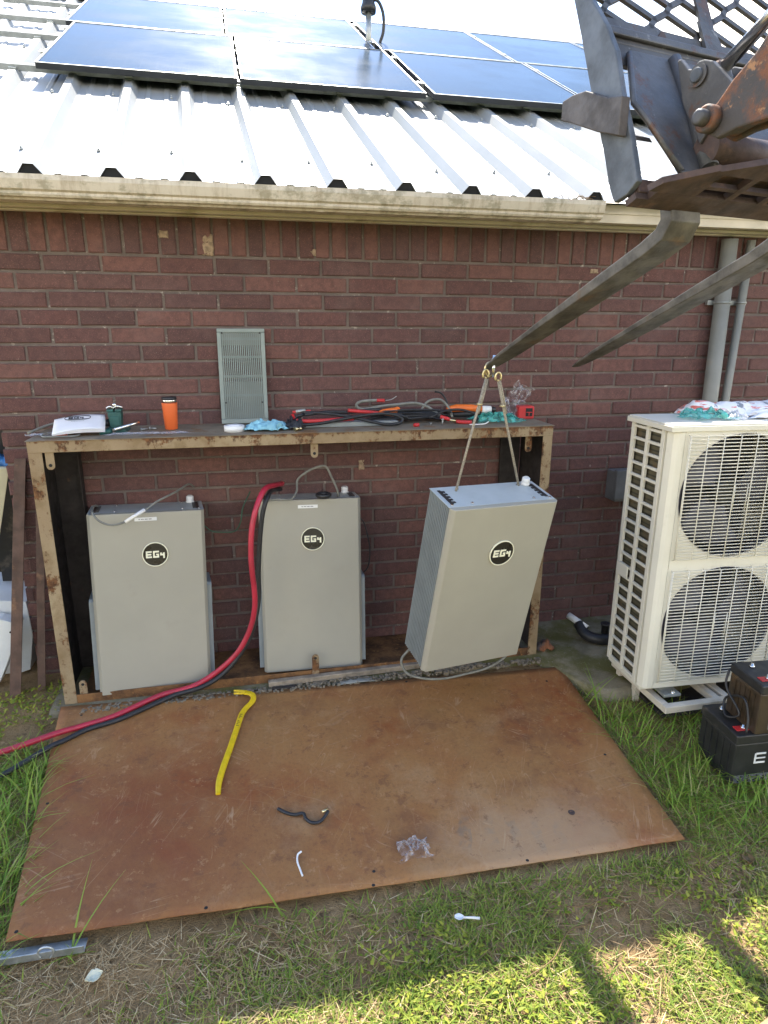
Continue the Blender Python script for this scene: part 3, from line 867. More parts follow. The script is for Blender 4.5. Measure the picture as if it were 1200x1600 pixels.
# ================================================================== STEEL FRAME WITH SHELF
FX0, FX1, FY, FZ0, FZ1 = -0.062, 2.308, -0.370, 0.014, 1.258
fr_ = thing('open_steel_cabinet', 'open rusty steel cabinet frame with peeling cream paint against the brick wall', 'cabinet frame', (FX0, -0.2, FZ0))
O = Vector((FX0, -0.2, FZ0))


def fb(x0, x1, y0, y1, z0, z1, mbx=None):
    return (mbx or MB()).box(x0 - O.x, x1 - O.x, y0 - O.y, y1 - O.y, z0 - O.z, z1 - O.z)


fb(FX0, FX0 + 0.054, FY, FY + 0.006, FZ0, FZ1 - 0.052, fb(FX0, FX0 + 0.006, FY + 0.0065, FY + 0.06, FZ0, FZ1 - 0.052)).build('post', MAT['rusty_paint'], fr_, bevel=0.0015)
fb(FX1 - 0.050, FX1, FY, FY + 0.006, FZ0, FZ1 - 0.052, fb(FX1 - 0.006, FX1, FY + 0.0065, FY + 0.06, FZ0, FZ1 - 0.052)).build('post', MAT['rusty_paint'], fr_, bevel=0.0015)
fb(FX0, FX1, FY - 0.002, FY + 0.005, FZ1 - 0.052, FZ1 - 0.004).build('top_rail', MAT['rusty_paint'], fr_, bevel=0.002)
fb(FX0 + 0.055, FX1 - 0.051, FY, FY + 0.006, FZ0, 0.058).build('bottom_rail', MAT['rusty_pan'], fr_, bevel=0.0015)
fb(FX0 - 0.004, FX1 + 0.004, FY - 0.006, -0.004, FZ1 - 0.0035, FZ1).build('shelf_top', MAT['shelf_top'], fr_, bevel=0.001)
fb(FX0 + 0.065, FX1 - 0.059, FY + 0.0065, -0.01, FZ0 + 0.004, FZ0 + 0.010).build('floor_pan', MAT['rusty_pan'], fr_)
fb(FX0 + 0.0005, FX0 + 0.005, FY + 0.061, -0.012, FZ0 + 0.0, FZ1 - 0.053).build('side_panel', MAT['dark_steel'], fr_)
fb(FX0 + 0.006, FX0 + 0.125, -0.036, -0.02, FZ0 + 0.011, FZ1 - 0.06, fb(FX0 + 0.119, FX0 + 0.125, -0.075, -0.0365, FZ0 + 0.011, FZ1 - 0.06)).build('back_stile', MAT['dark_steel'], fr_)
fb(FX1 - 0.005, FX1 - 0.0005, FY + 0.061, -0.012, FZ0, FZ1 - 0.053).build('side_panel', MAT['dark_steel'], fr_)
fb(FX1 - 0.13, FX1 - 0.02, -0.036, -0.02, FZ0 + 0.01, FZ1 - 0.06).build('back_stile', MAT['dark_steel'], fr_)
for (x, z0, z1, y) in ((0.018, 1.130, 1.205, FY + 0.010), (1.135, 1.140, 1.205, FY + 0.010), (2.205, 1.12, 1.205, FY + 0.05), (-0.006 + 0.03, 0.03, 0.125, FY + 0.012), (1.112, 0.03, 0.150, FY - 0.008)):
    w_ = 0.017
    tb = MB()
    lug_up = z0 < 0.5
    arc = [(x + w_ * math.cos(a), (z1 - w_ if lug_up else z0 + w_) + w_ * math.sin(a)) for a in (np.linspace(0, math.pi, 8) if lug_up else np.linspace(math.pi, 2 * math.pi, 8))]
    poly = ([(x - w_, z0), (x + w_, z0)] if lug_up else [(x + w_, z1), (x - w_, z1)]) + arc
    tb.prism(poly, lambda u, v, d: (u - O.x, y + d - O.y, v - O.z), -0.003, 0.003)
    lo = tb.build('lug', MAT['rusty_paint'], fr_)
    zc = z1 - 0.02 if lug_up else z0 + 0.02
    MB().cyl((x - O.x, y - 0.0042 - O.y, zc - O.z), (x - O.x, y - 0.0033 - O.y, zc - O.z), 0.007, 12).build('hole_disc', MAT['dark_fill'], lo)  # raised dark disc draws the unlit hole in the lug

# ================================================================== BATTERY CABINETS


def letters(mb, x0, z0, h, y0, y1, sx=1.0, slant=0.0):
    """the three characters of the badge, squarish strokes"""
    w = h * 0.80 * sx
    st = h * 0.235
    B = []
    B += [(0, 0.235, 0, h)] if False else []
    E_ = [(0, st, 0, h), (st, w, 0, st), (st, w, h - st, h), (st, w * 0.92, h / 2 - st / 2, h / 2 + st / 2)]
    gx = w + h * 0.16
    G_ = [(gx, gx + st, 0, h), (gx + st, gx + w, 0, st), (gx + st, gx + w * 1.03, h - st, h), (gx + w - st, gx + w, st, h * 0.56), (gx + w * 0.52, gx + w - st, h * 0.56 - st * 0.8, h * 0.56)]
    fx = gx + w + h * 0.16
    q = h * 0.70
    F_ = [(fx, fx + st, q * 0.42, q), (fx + st, fx + w * 0.78, q * 0.42 - 0.0, q * 0.42 + st), (fx + w * 0.78 - st, fx + w * 0.78, q * 0.42 + st, q), (fx + w * 0.78 - st, fx + w * 0.78, -h * 0.12, q * 0.42)]
    for (a, b, c, d) in E_ + G_ + F_:
        vs = []
        for y in (y0, y1):
            for (xx, zz) in ((a, c), (b, c), (b, d), (a, d)):
                vs.append((x0 + xx + slant * zz, y, z0 + zz))
        mb.add(vs, [(0, 1, 2, 3), (7, 6, 5, 4), (0, 4, 5, 1), (1, 5, 6, 2), (2, 6, 7, 3), (3, 7, 4, 0)])
    return fx + w * 0.78


def cabinet(label, loc, rot, W, H, Dp, wings, logo, dark_top, extra=()):
    t_ = thing('battery_cabinet', label, 'battery', loc, rot, 'grey wall batteries')
    hw = W / 2
    # front cover with softened long edges
    MB().prism([(-hw, 0.016), (-hw + 0.014, 0.0), (hw - 0.014, 0.0), (hw, 0.016), (hw, 0.030), (-hw, 0.030)], lambda u, v, d: (u, v, d), 0, H).build('front_cover', MAT['cabinet'], t_, bevel=0.0025)
    MB().box(-hw + 0.020, hw - 0.020, 0.0305, Dp, 0.004, H - 0.004).build('housing', MAT['fin_grey'], t_, bevel=0.003)
    f = MB()
    nf = 13
    for i in range(nf):
        y = 0.038 + (Dp - 0.05) * i / (nf - 1)
        for sx in (-1, 1):
            a, b = sorted((sx * (hw - 0.0202), sx * (hw - 0.002)))
            f.box(a, b, y, y + (Dp - 0.05) / nf * 0.42, 0.006, H - 0.005)
    stuff(f.build('cooling_fins', MAT['cabinet_side'], t_))
    MB().box(-hw + 0.0, hw - 0.0, 0.0305, Dp + 0.002, H - 0.0035, H - 0.0005).build('top_plate', MAT['cabinet_top'], t_, bevel=0.001)
    for sx in (-1, 1):
        v = MB()
        pts = []
        x_ = sx * (hw - 0.034)
        v.box(min(x_, x_ + sx * 0.014), max(x_, x_ + sx * 0.014), 0.055, Dp - 0.03, H + 0.0003, H + 0.0025)
        for q in range(5):
            yy = 0.062 + q * (Dp - 0.09) / 5
            v.box(x_ - sx * 0.006 - 0.008, x_ - sx * 0.006 + 0.008, yy, yy + 0.012, H + 0.0003, H + 0.003)
        v.build('vent_slot', MAT['black_plastic'], t_)
    for (x, y) in ((-hw * 0.55, 0.05), (hw * 0.62, 0.05), (-hw * 0.55, Dp - 0.03), (hw * 0.62, Dp - 0.03), (-hw + 0.02, 0.045), (hw - 0.02, 0.045)):
        MB().cyl((x, y, H), (x, y, H + 0.004), 0.006, 10).build('screw', MAT['chrome'], t_)
    MB().lathe([(0.020, 0.0), (0.020, 0.008), (0.015, 0.010), (0.018, 0.014), (0.018, 0.030), (0.011, 0.036), (0.011, 0.028)], (hw - 0.055, Dp - 0.028, H), 14).build('cable_gland', MAT['white_plastic'], t_)
    if wings:
        for sx, wh in ((-1, wings[0]), (1, wings[1])):
            MB().prism([(0.045, 0.012), (Dp - 0.02, 0.012), (Dp - 0.02, wh), (0.055, wh), (0.045, wh - 0.012)], lambda u, v, d: (sx * (hw + d), u, v), -0.001, 0.022).build('side_flange', MAT['cabinet_side'], t_, bevel=0.002)
    lx, lz, lr = logo
    b = MB().lathe([(lr, 0), (lr, 0.005), (lr * 0.985, 0.0065), (lr * 0.93, 0.0065), (lr * 0.92, 0.0045)], (lx, 0, lz), 40, Matrix.Rotation(math.radians(90), 3, 'X')).build('badge_ring', MAT['cream_ink'], t_)
    MB().lathe([(lr * 0.925, 0.0002), (lr * 0.925, 0.0055)], (lx, 0, lz), 40, Matrix.Rotation(math.radians(90), 3, 'X')).build('badge_disc', MAT['badge'], b)
    lm = MB()
    h = lr * 0.56
    wtot = h * (0.80 * 2 + 0.32 + 0.62)
    letters(lm, lx - wtot / 2, lz - h * 0.47, h, -0.0072, -0.0056, slant=0.0)
    lm.build('badge_lettering', MAT['cream_ink'], b)
    return t_


b1 = cabinet('grey battery cabinet at the left end of the rusty frame, sensor lead hanging on it', (0.348, -0.350, 0.034), (-0.077, 0.033, 0.101), 0.508, 0.868, 0.245, (0.46, 0.50), (0.028, 0.67, 0.058), True)
b2 = cabinet('grey battery cabinet in the middle of the frame, beside the thick red cable', (1.111, -0.322, 0.036), (-0.111, 0.010, -0.03), 0.500, 0.876, 0.225, (0.49, 0.47), (0.008, 0.68, 0.058), True)
b3 = cabinet('grey battery cabinet hanging tilted from two ropes below the fork', (1.798, -0.753, 0.227), (0.217, 0.031, 0.198), 0.515, 0.814, 0.209, None, (0.018, 0.592, 0.060), False)
for b_, x, z in ((b1, -0.005, 0.838), (b2, -0.012, 0.842)):
    s_ = MB().box(x - 0.048, x + 0.048, -0.0012, -0.0002, z - 0.008, z + 0.008).build('sticker', MAT['white_plastic'], b_)
    d = MB()
    for q in range(11):
        d.box(x - 0.030 + q * 0.0055, x - 0.030 + q * 0.0055 + 0.0035 - 0.002 * (q % 3 == 1), -0.0018, -0.0013, z - 0.002, z + 0.002)
    d.build('print', MAT['ink'], s_)

# leads on the cabinets
t_ = thing('sensor_lead', 'thin grey sensor lead with pale sleeve draped over the left battery', 'cable', (0.3, -0.3, 0.90))
o_ = Vector((0.3, -0.3, 0.90))
pts = [(0.148, -0.18, 0.915), (0.145, -0.26, 0.935), (0.155, -0.345, 0.925), (0.185, -0.362, 0.892), (0.235, -0.363, 0.872), (0.30, -0.362, 0.888), (0.36, -0.35, 0.918), (0.42, -0.30, 0.952), (0.50, -0.22, 0.975), (0.55, -0.12, 0.985), (0.57, -0.05, 0.955)]
tube_obj('lead', [Vector(p) - o_ for p in pts], 0.0048, MAT['grey_cable'], t_)
MB().cyl(Vector((0.290, -0.366, 0.884)) - o_, Vector((0.375, -0.350, 0.932)) - o_, 0.0088, 10).build('sleeve', MAT['white_plastic'], t_)
t_ = thing('grey_lead', 'grey lead arching above the middle battery', 'cable', (1.1, -0.2, 0.95))
o_ = Vector((1.1, -0.2, 0.95))
pts = [(0.895, -0.26, 0.917), (0.956, -0.27, 0.928), (1.025, -0.27, 0.925), (1.058, -0.23, 0.953), (1.067, -0.2, 1.001), (1.109, -0.2, 1.037), (1.162, -0.2, 1.060), (1.205, -0.2, 1.062), (1.233, -0.2, 1.009), (1.261, -0.2, 0.94), (1.265, -0.19, 0.905)]
tube_obj('lead', [Vector(p) - o_ for p in pts], 0.0055, MAT['grey_cable'], t_)
t_ = MB()
for a in range(24):
    pass
rg = [(1.186 + 0.028 * math.cos(a), -0.245 + 0.028 * math.sin(a), 0.931) for a in np.linspace(0, 2 * math.pi, 25)]
tag(MB().tube(rg, 0.011, 10).build('rubber_grommet', MAT['black_rubber']), 'black rubber grommet lying on top of the middle battery', 'grommet')
tag(tube_obj('green_wire', [(0.60, -0.14, 0.79), (0.645, -0.15, 0.752), (0.70, -0.15, 0.742), (0.755, -0.15, 0.745), (0.785, -0.15, 0.79), (0.80, -0.14, 0.86), (0.84, -0.10, 0.93)], 0.0028, MAT['green_wire']), 'thin green earth wire slung between the left and middle batteries', 'wire')
tag(tube_obj('black_wire', [(1.35, -0.13, 0.79), (1.40, -0.14, 0.755), (1.424, -0.15, 0.666), (1.434, -0.15, 0.595), (1.424, -0.15, 0.507), (1.385, -0.14, 0.455)], 0.0036, MAT['black_rubber']), 'thin black wire bowed out at the right of the middle battery', 'wire')
tag(tube_obj('trailing_lead', [(1.58, -0.62, 0.30), (1.53, -0.60, 0.24), (1.497, -0.60, 0.19), (1.525, -0.61, 0.125), (1.605, -0.62, 0.094), (1.70, -0.63, 0.088), (1.80, -0.63, 0.098), (1.93, -0.62, 0.115), (2.03, -0.60, 0.16), (2.04, -0.58, 0.23)], 0.0062, MAT['grey_cable']), 'grey lead dangling under the hanging battery', 'cable')

# thick red and black battery cables running out over the plate
tag(tube_obj('red_cable', [(1.00, -0.07, 0.955), (0.955, -0.22, 0.985), (0.905, -0.33, 0.995), (0.865, -0.405, 0.94), (0.838, -0.43, 0.85), (0.826, -0.44, 0.74), (0.826, -0.44, 0.64), (0.832, -0.43, 0.54), (0.828, -0.42, 0.44), (0.800, -0.41, 0.33), (0.740, -0.405, 0.22), (0.640, -0.40, 0.125), (0.52, -0.41, 0.063), (0.366, -0.425, 0.040), (0.185, -0.525, 0.022), (0.06, -0.575, 0.020), (-0.039, -0.613, 0.022), (-0.244, -0.690, 0.010), (-0.55, -0.80, 0.0), (-1.0, -0.88, -0.02)], 0.0128, MAT['red_rubber'], k=8, n=12), 'thick red battery cable running from the middle battery across the rust plate', 'cable')
tag(tube_obj('black_cable', [(0.99, -0.08, 0.93), (0.945, -0.22, 0.962), (0.915, -0.325, 0.955), (0.888, -0.352, 0.88), (0.868, -0.36, 0.74), (0.856, -0.365, 0.60), (0.850, -0.37, 0.47), (0.826, -0.39, 0.36), (0.790, -0.40, 0.27), (0.73, -0.405, 0.18), (0.655, -0.41, 0.105), (0.56, -0.425, 0.062), (0.44, -0.432, 0.040), (0.366, -0.465, 0.030), (0.26, -0.525, 0.022), (0.185, -0.562, 0.017), (0.08, -0.60, 0.015), (0.0, -0.655, 0.010), (-0.049, -0.690, 0.010), (-0.14, -0.775, 0.0), (-0.21, -0.83, -0.008), (-0.45, -0.98, -0.03), (-0.9, -1.15, -0.05)], 0.0112, MAT['black_rubber'], k=8, n=12), 'thick black battery cable lying beside the red cable on the rust plate', 'cable')

# ================================================================== THINGS ON THE SHELF
ST = FZ1 + 0.0005
t_ = thing('manual_booklet', 'white instruction booklet with a black logo lying at the left end of the shelf', 'booklet', (0.13, -0.30, ST + 0.012), (0.30, -0.03, 0.12))
bk = MB()
for q in range(3):
    bk.grid([[(-0.105 + 0.21 * i / 10, 0.0 + 0.150 * j / 8, 0.003 * q + 0.006 * math.sin(i * 0.31) * (1 + q * 0.4) + 0.004 * q * (i / 10)) for j in range(9)] for i in range(11)])
bk.build('pages', MAT['paper'], t_, solid=0.0006)
zf = lambda i: 0.006 + 0.0095 * 1 + 0.004
oval = []
for a in np.linspace(0, 2 * math.pi, 41):
    cx, sy = math.cos(a), math.sin(a)
    oval.append((-0.005 + 0.052 * math.copysign(abs(cx) ** 0.45, cx), 0.110 + 0.018 * math.copysign(abs(sy) ** 0.7, sy), 0.0262))
lg = MB().tube(oval, 0.0016, 6)
lm = MB()
letters(lm, -0.042, 0.100, 0.019, 0.0, 0.001, sx=1.3)
lg.add([(x, z, 0.0262 + y) for x, y, z in lm.v], lm.f)
lg.build('logo', MAT['ink'], t_)
d = MB()
for q in range(9):
    d.box(-0.030 + q * 0.006, -0.026 + q * 0.006, 0.075, 0.077, 0.0258, 0.0264)
d.build('print', MAT['light_ink'], t_)
rg = [(0.055 + 0.075 * math.cos(a), -0.285 + 0.055 * math.sin(a), ST + 0.008 + 0.002 * math.sin(3 * a)) for a in np.linspace(0, 4 * math.pi, 60)]
tag(MB().tube(rg, 0.004, 6).build('wire_coil', MAT['grey_cable']), 'flat coil of pale wire under the booklet', 'wire coil')
tag(MB().lathe([(0.030, 0), (0.030, 0.012), (0.012, 0.013), (0.012, 0.0)], (0.045, -0.262, ST + 0.001), 20).build('orange_disc', MAT['orange_plastic']), 'orange disc half hidden under the left edge of the booklet', 'disc')
tag(tube_obj('grey_cable', [(-0.10, -0.20, ST + 0.006), (-0.03, -0.13, ST + 0.03), (0.06, -0.11, ST + 0.045), (0.15, -0.10, ST + 0.04), (0.22, -0.11, ST + 0.02), (0.27, -0.08, ST + 0.008)], 0.006, MAT['grey_cable']), 'grey cable looped behind the booklet', 'cable')
tag(MB().grid(crumple(-0.03, -0.24, ST + 0.002, 0.14, 0.06, 0.014, 3.0, 16, 10)).build('film_scrap', MAT['film']), 'scrap of clear film sticking out left of the booklet', 'plastic film')
tag(MB().grid(crumple(0.40, -0.275, ST + 0.002, 0.32, 0.055, 0.010, 8.0, 24, 8, rot=0.02)).build('film_sleeve', MAT['film']), 'long clear plastic sleeve lying in front of the vise and cup', 'plastic film')

t_ = thing('bench_vise', 'small dark green vise with bright steel bar beside the booklet', 'vise', (0.262, -0.16, ST))
MB().prism([(-0.050, 0), (0.052, 0), (0.044, 0.012), (0.030, 0.020), (-0.028, 0.020), (-0.044, 0.012)], lambda u, v, d: (u, d, v), -0.06, 0.06).build('base', MAT['vise'], t_, bevel=0.004)
MB().prism([(-0.022, 0.02), (0.024, 0.02), (0.028, 0.078), (0.026, 0.088), (-0.026, 0.088), (-0.028, 0.078)], lambda u, v, d: (u, d, v), -0.03, 0.03).box(-0.020, 0.020, -0.034, -0.0305, 0.03, 0.07).build('body', MAT['vise'], t_, bevel=0.004)
MB().box(-0.032, -0.004, -0.03, 0.03, 0.089, 0.100).box(0.004, 0.030, -0.03, 0.03, 0.089, 0.100).build('jaw', MAT['vise'], t_, bevel=0.003)
MB().tube(catmull([(-0.034, -0.01, 0.104), (-0.018, -0.015, 0.112), (-0.005, -0.01, 0.104), (0.012, -0.015, 0.113), (0.034, -0.01, 0.106)], 5), 0.005, 8).lathe([(0.004, 0.0), (0.010, 0.006), (0.010, 0.014), (0.004, 0.02)], (0.002, -0.01, 0.108), 12).build('clamp_screw', MAT['chrome'], t_)
MB().cyl((-0.06, 0.0, 0.030), (-0.028, 0.0, 0.040), 0.016, 14).build('barrel', MAT['black_plastic'], t_)
MB().cyl((-0.012, -0.085, 0.012), (0.105, -0.045, 0.044), 0.0085, 12).build('bar', MAT['chrome'], t_)
MB().cyl((-0.055, -0.105, 0.010), (-0.012, -0.085, 0.012), 0.011, 12).build('bar_sleeve', MAT['vise'], t_)
for (x, y, a) in ((0.370, -0.17, 0.6), (0.405, -0.14, -0.4)):
    u = Vector((math.cos(a), math.sin(a), 0))
    p = Vector((x, y, ST + 0.005))
    tag(MB().cyl(p, p + u * 0.028, 0.0035, 8).cyl(p - u * 0.006, p, 0.007, 6).build('bolt', MAT['galv']), 'small loose bolt on the shelf %s' % ('next to the vise bar' if a > 0 else 'between vise and orange cup'), 'bolt', 'loose bolts')

t_ = thing('tumbler', 'orange insulated tumbler with bright steel rim on the shelf', 'tumbler', (0.498, -0.15, ST))
MB().lathe([(0.026, 0.0), (0.0285, 0.003), (0.0345, 0.118), (0.0345, 0.121)], (0, 0, 0), 32).build('cup', MAT['orange_cup'], t_)
MB().lathe([(0.0325, 0.1212), (0.0325, 0.134), (0.0315, 0.136)], (0, 0, 0), 32).build('rim', MAT['chrome'], t_)
MB().lathe([(0.033, 0.1362), (0.034, 0.140), (0.032, 0.148), (0.020, 0.149)], (0, 0, 0), 32).build('lid', MAT['black_plastic'], t_)

t_ = thing('vent_grille', 'grey green slotted metal grille leaning on the brick wall above the shelf', 'grille', (0.835, -0.075, ST + 0.006), (-0.115, 0.0, -0.02))
W_, H_ = 0.222, 0.446
f = MB().box(-W_ / 2, W_ / 2, 0, 0.022, 0, 0.022).box(-W_ / 2, W_ / 2, 0, 0.022, H_ - 0.018, H_).box(-W_ / 2, -W_ / 2 + 0.020, 0, 0.022, 0.0222, H_ - 0.0182).box(W_ / 2 - 0.020, W_ / 2, 0, 0.022, 0.0222, H_ - 0.0182)
f.build('frame', MAT['grille_grey'], t_, bevel=0.003)
for i in range(20):
    x = -W_ / 2 + 0.0225 + (W_ - 0.050) * i / 19
    MB().box(x - 0.0004, x + 0.0046, 0.001, 0.0122, 0.0222, H_ - 0.0182).build('slat', MAT['grille_grey'], t_)
for z in (0.135, 0.225, 0.315, 0.40):
    MB().box(-W_ / 2 + 0.02, W_ / 2 - 0.02, 0.0125, 0.0150, z - 0.006, z + 0.006).build('cross_bar', MAT['grille_grey'], t_)
for za, zb in ((0.02, 0.20), (0.37, H_ - 0.019)):
    MB().box(-W_ / 2 + 0.02, W_ / 2 - 0.02, 0.0185, 0.0195, za, zb).build('back_plate', MAT['conduit'], t_)
for (x, z) in ((-0.088, 0.425), (0.088, 0.425), (-0.086, 0.10), (0.086, 0.10)):
    MB().cyl((x, -0.003, z), (x, 0.001, z), 0.0042, 10).build('screw', MAT['black_plastic'], t_)
MB().box(-0.055, -0.040, 0.0, 0.01, -0.006, 0.0).box(0.04, 0.055, 0.0, 0.01, -0.006, 0.0).build('foot', MAT['grille_grey'], t_)

t_ = thing('tape_roll', 'roll of white tape lying flat on the shelf before the grille', 'tape roll', (0.783, -0.265, ST))
MB().lathe([(0.046, 0.0), (0.046, 0.026), (0.034, 0.027), (0.030, 0.024)], (0, 0, 0), 32).build('tape', MAT['film'] if False else MAT['white_plastic'], t_)
MB().lathe([(0.031, 0.0242), (0.029, 0.0285), (0.018, 0.0288)], (0, 0, 0), 24).build('core', MAT['paper'], t_)
rag = MB().grid(crumple(0.935, -0.265, ST + 0.004, 0.19, 0.11, 0.030, 21.0, 30, 22, 0.020, -0.15))
tag(rag.build('blue_rag', MAT['blue_cloth'], solid=0.0015), 'crumpled light blue rag hanging over the shelf front edge', 'rag')
tag(MB().grid(crumple(1.055, -0.24, ST + 0.004, 0.09, 0.10, 0.028, 33.0, 18, 18, 0.025)).build('black_glove', MAT['black_rubber'], solid=0.002), 'crumpled black glove between the blue rag and the red cable', 'glove')
t_ = thing('brass_fitting', 'small brass coloured fitting standing at the shelf edge by the cables', 'fitting', (1.060, -0.325, ST + 0.010), (0, math.radians(90), 0.5))
MB().lathe([(0.010, -0.010), (0.010, 0.010), (0.006, 0.0105), (0.006, 0.018), (0.0075, 0.018), (0.0075, 0.026)], (0, 0, 0), 12).build('body', MAT['brass'], t_)
t_ = tag(MB().box(1.10, 1.56, -0.235, -0.165, ST, ST + 0.022).build('grey_bar', MAT['cabinet_side'], bevel=0.003), 'flat grey metal bar lying under the cable loops on the shelf', 'metal bar')

# cable bundle, each cable a thing
tag(tube_obj('coiled_black_cable', [(1.08, -0.26, ST + 0.018), (1.17, -0.27, ST + 0.024), (1.28, -0.26, ST + 0.040), (1.39, -0.25, ST + 0.054), (1.49, -0.25, ST + 0.060), (1.55, -0.25, ST + 0.048), (1.575, -0.25, ST + 0.030), (1.555, -0.26, ST + 0.014), (1.49, -0.27, ST + 0.012), (1.41, -0.26, ST + 0.028), (1.33, -0.24, ST + 0.046), (1.22, -0.22, ST + 0.062), (1.10, -0.20, ST + 0.070)], 0.0075, MAT['black_rubber'], n=10), 'black battery cable bent into a long loop over the grey bar', 'cable')
tag(tube_obj('coiled_black_cable', [(1.11, -0.22, ST + 0.060), (1.22, -0.19, ST + 0.066), (1.34, -0.18, ST + 0.062), (1.45, -0.17, ST + 0.070), (1.54, -0.17, ST + 0.055), (1.60, -0.20, ST + 0.036), (1.64, -0.16, ST + 0.02)], 0.008, MAT['black_rubber'], n=10), 'black battery cable lying over the red one on the shelf', 'cable')
t_ = thing('jumper_cable', 'bright red battery cable with black ends at the left of the cable pile', 'cable', (1.2, -0.2, ST))
o_ = Vector((1.2, -0.2, ST))
tube_obj('cable', [Vector(p) - o_ for p in [(1.055, -0.19, ST + 0.055), (1.062, -0.225, ST + 0.040), (1.10, -0.24, ST + 0.033), (1.17, -0.245, ST + 0.033), (1.26, -0.24, ST + 0.036), (1.34, -0.235, ST + 0.038)]], 0.0095, MAT['red_plastic'], t_, n=12)
MB().cyl((-0.130, 0.0, 0.073), (-0.085, 0.005, 0.078), 0.008, 10).build('ring_terminal', MAT['galv'], t_)
MB().cyl((-0.145, 0.01, 0.07), (-0.06, 0.01, 0.074), 0.006, 10).build('red_sleeve', MAT['red_plastic'], t_)
MB().cyl((-0.150, -0.005, 0.045), (-0.08, 0.0, 0.062), 0.0085, 10).build('boot', MAT['black_rubber'], t_)
t_ = thing('orange_lug_cable', 'red cable end with orange sleeve lying across the black cables', 'cable', (1.47, -0.2, ST + 0.05))
MB().cyl((-0.15, 0.01, 0.022), (0.0, 0, 0.008), 0.0085, 10).build('red_sleeve', MAT['red_plastic'], t_)
MB().cyl((0.0, 0, 0.008), (0.075, -0.01, -0.004), 0.009, 10, 0.007).build('orange_sleeve', MAT['orange_plastic'], t_)
t_ = thing('orange_connector', 'tapered orange connector on top of the cable pile', 'connector', (1.53, -0.17, ST + 0.062))
MB().cyl((-0.05, 0, 0.000), (0.035, -0.01, 0.006), 0.007, 12, 0.014).build('body', MAT['orange_plastic'], t_)
MB().lathe([(0.012, 0), (0.012, 0.008)], (0.036, -0.012, 0.010), 12, Matrix.Rotation(math.radians(90), 3, 'X')).build('ring', MAT['orange_plastic'], t_)
t_ = thing('stiff_grey_cable', 'stiff grey cable hooked into a loop above the cable pile', 'cable', (1.5, -0.12, ST))
o_ = Vector((1.5, -0.12, ST))
tube_obj('cable', [Vector(p) - o_ for p in [(1.515, -0.12, ST + 0.108), (1.45, -0.12, ST + 0.109), (1.395, -0.12, ST + 0.104), (1.374, -0.12, ST + 0.088), (1.390, -0.12, ST + 0.070), (1.43, -0.12, ST + 0.068), (1.50, -0.12, ST + 0.080), (1.58, -0.12, ST + 0.086), (1.66, -0.12, ST + 0.092), (1.72, -0.12, ST + 0.080), (1.77, -0.13, ST + 0.050), (1.81, -0.15, ST + 0.018)]], 0.0075, MAT['grey_cable'], t_, n=10)
MB().cyl(Vector((1.475, -0.12, ST + 0.109)) - o_, Vector((1.515, -0.12, ST + 0.108)) - o_, 0.0082, 10).build('red_tape', MAT['red_plastic'], t_)
MB().tube(catmull([(0.02, 0, 0.108), (0.05, 0.0, 0.112), (0.075, -0.005, 0.128)], 4), 0.002, 6).build('bare_end', MAT['galv'], t_)
for q in range(7):
    z = ST + 0.014 + 0.0085 * (q % 5)
    y = -0.19 + 0.022 * (q % 4)
    pts = [(1.40 + 0.02 * q, y, z), (1.50, y + 0.01, z + 0.012), (1.62, y - 0.004, z + 0.012 + 0.002 * q), (1.72 + 0.012 * q, y + 0.008, z + 0.014), (1.80 + 0.01 * q, y + 0.02, z), (1.84, y + 0.045, z - 0.002), (1.80, y + 0.06, z), (1.68, y + 0.065, z + 0.006), (1.52, y + 0.06, z + 0.002)]
    tag(tube_obj('black_lead', pts, 0.0058, MAT['black_rubber']), 'black lead folded into the dense black bundle at the middle of the shelf', 'cable', 'bundled black leads on the shelf')
tag(tube_obj('arched_lead', [(1.70, -0.12, ST + 0.05), (1.735, -0.12, ST + 0.095), (1.78, -0.12, ST + 0.108), (1.815, -0.12, ST + 0.100), (1.85, -0.13, ST + 0.06), (1.86, -0.15, ST + 0.02)], 0.0065, MAT['grey_cable']), 'grey lead bent in an arch left of the orange tool', 'cable')
tag(tube_obj('kinked_lead', [(1.78, -0.10, ST + 0.145), (1.815, -0.10, ST + 0.135), (1.838, -0.11, ST + 0.10), (1.845, -0.13, ST + 0.05), (1.85, -0.14, ST + 0.01)], 0.005, MAT['black_rubber']), 'black lead standing up highest behind the arched grey one', 'cable')
tag(tube_obj('looped_lead', [(1.72, -0.22, ST + 0.03), (1.80, -0.22, ST + 0.062), (1.88, -0.22, ST + 0.066), (1.95, -0.22, ST + 0.045), (1.97, -0.22, ST + 0.02), (1.95, -0.24, ST + 0.008)], 0.006, MAT['black_rubber']), 'black lead curving in front of the orange tool', 'cable')
t_ = thing('orange_tool', 'orange and black hand tool with white collar behind the ropes on the shelf', 'hand tool', (1.94, -0.12, ST))
MB().tube([(-0.10, 0, 0.055), (-0.05, 0, 0.062), (0.03, 0, 0.060), (0.085, 0, 0.055)], [0.014, 0.020, 0.019, 0.016], 14).build('grip', MAT['orange_plastic'], t_)
MB().tube([(-0.10, 0.005, 0.028), (0.0, 0.005, 0.030), (0.085, 0.005, 0.034)], [0.012, 0.017, 0.014], 12).build('lower_grip', MAT['black_plastic'], t_)
MB().cyl((0.086, 0, 0.052), (0.135, 0, 0.050), 0.019, 16).build('collar', MAT['white_plastic'], t_)
MB().cyl((0.1352, 0, 0.050), (0.16, 0, 0.049), 0.015, 14).build('tip', MAT['black_plastic'], t_)
t_ = thing('red_terminal_lead', 'red cable end with bare terminal lying in front of the orange tool', 'cable', (1.83, -0.24, ST))
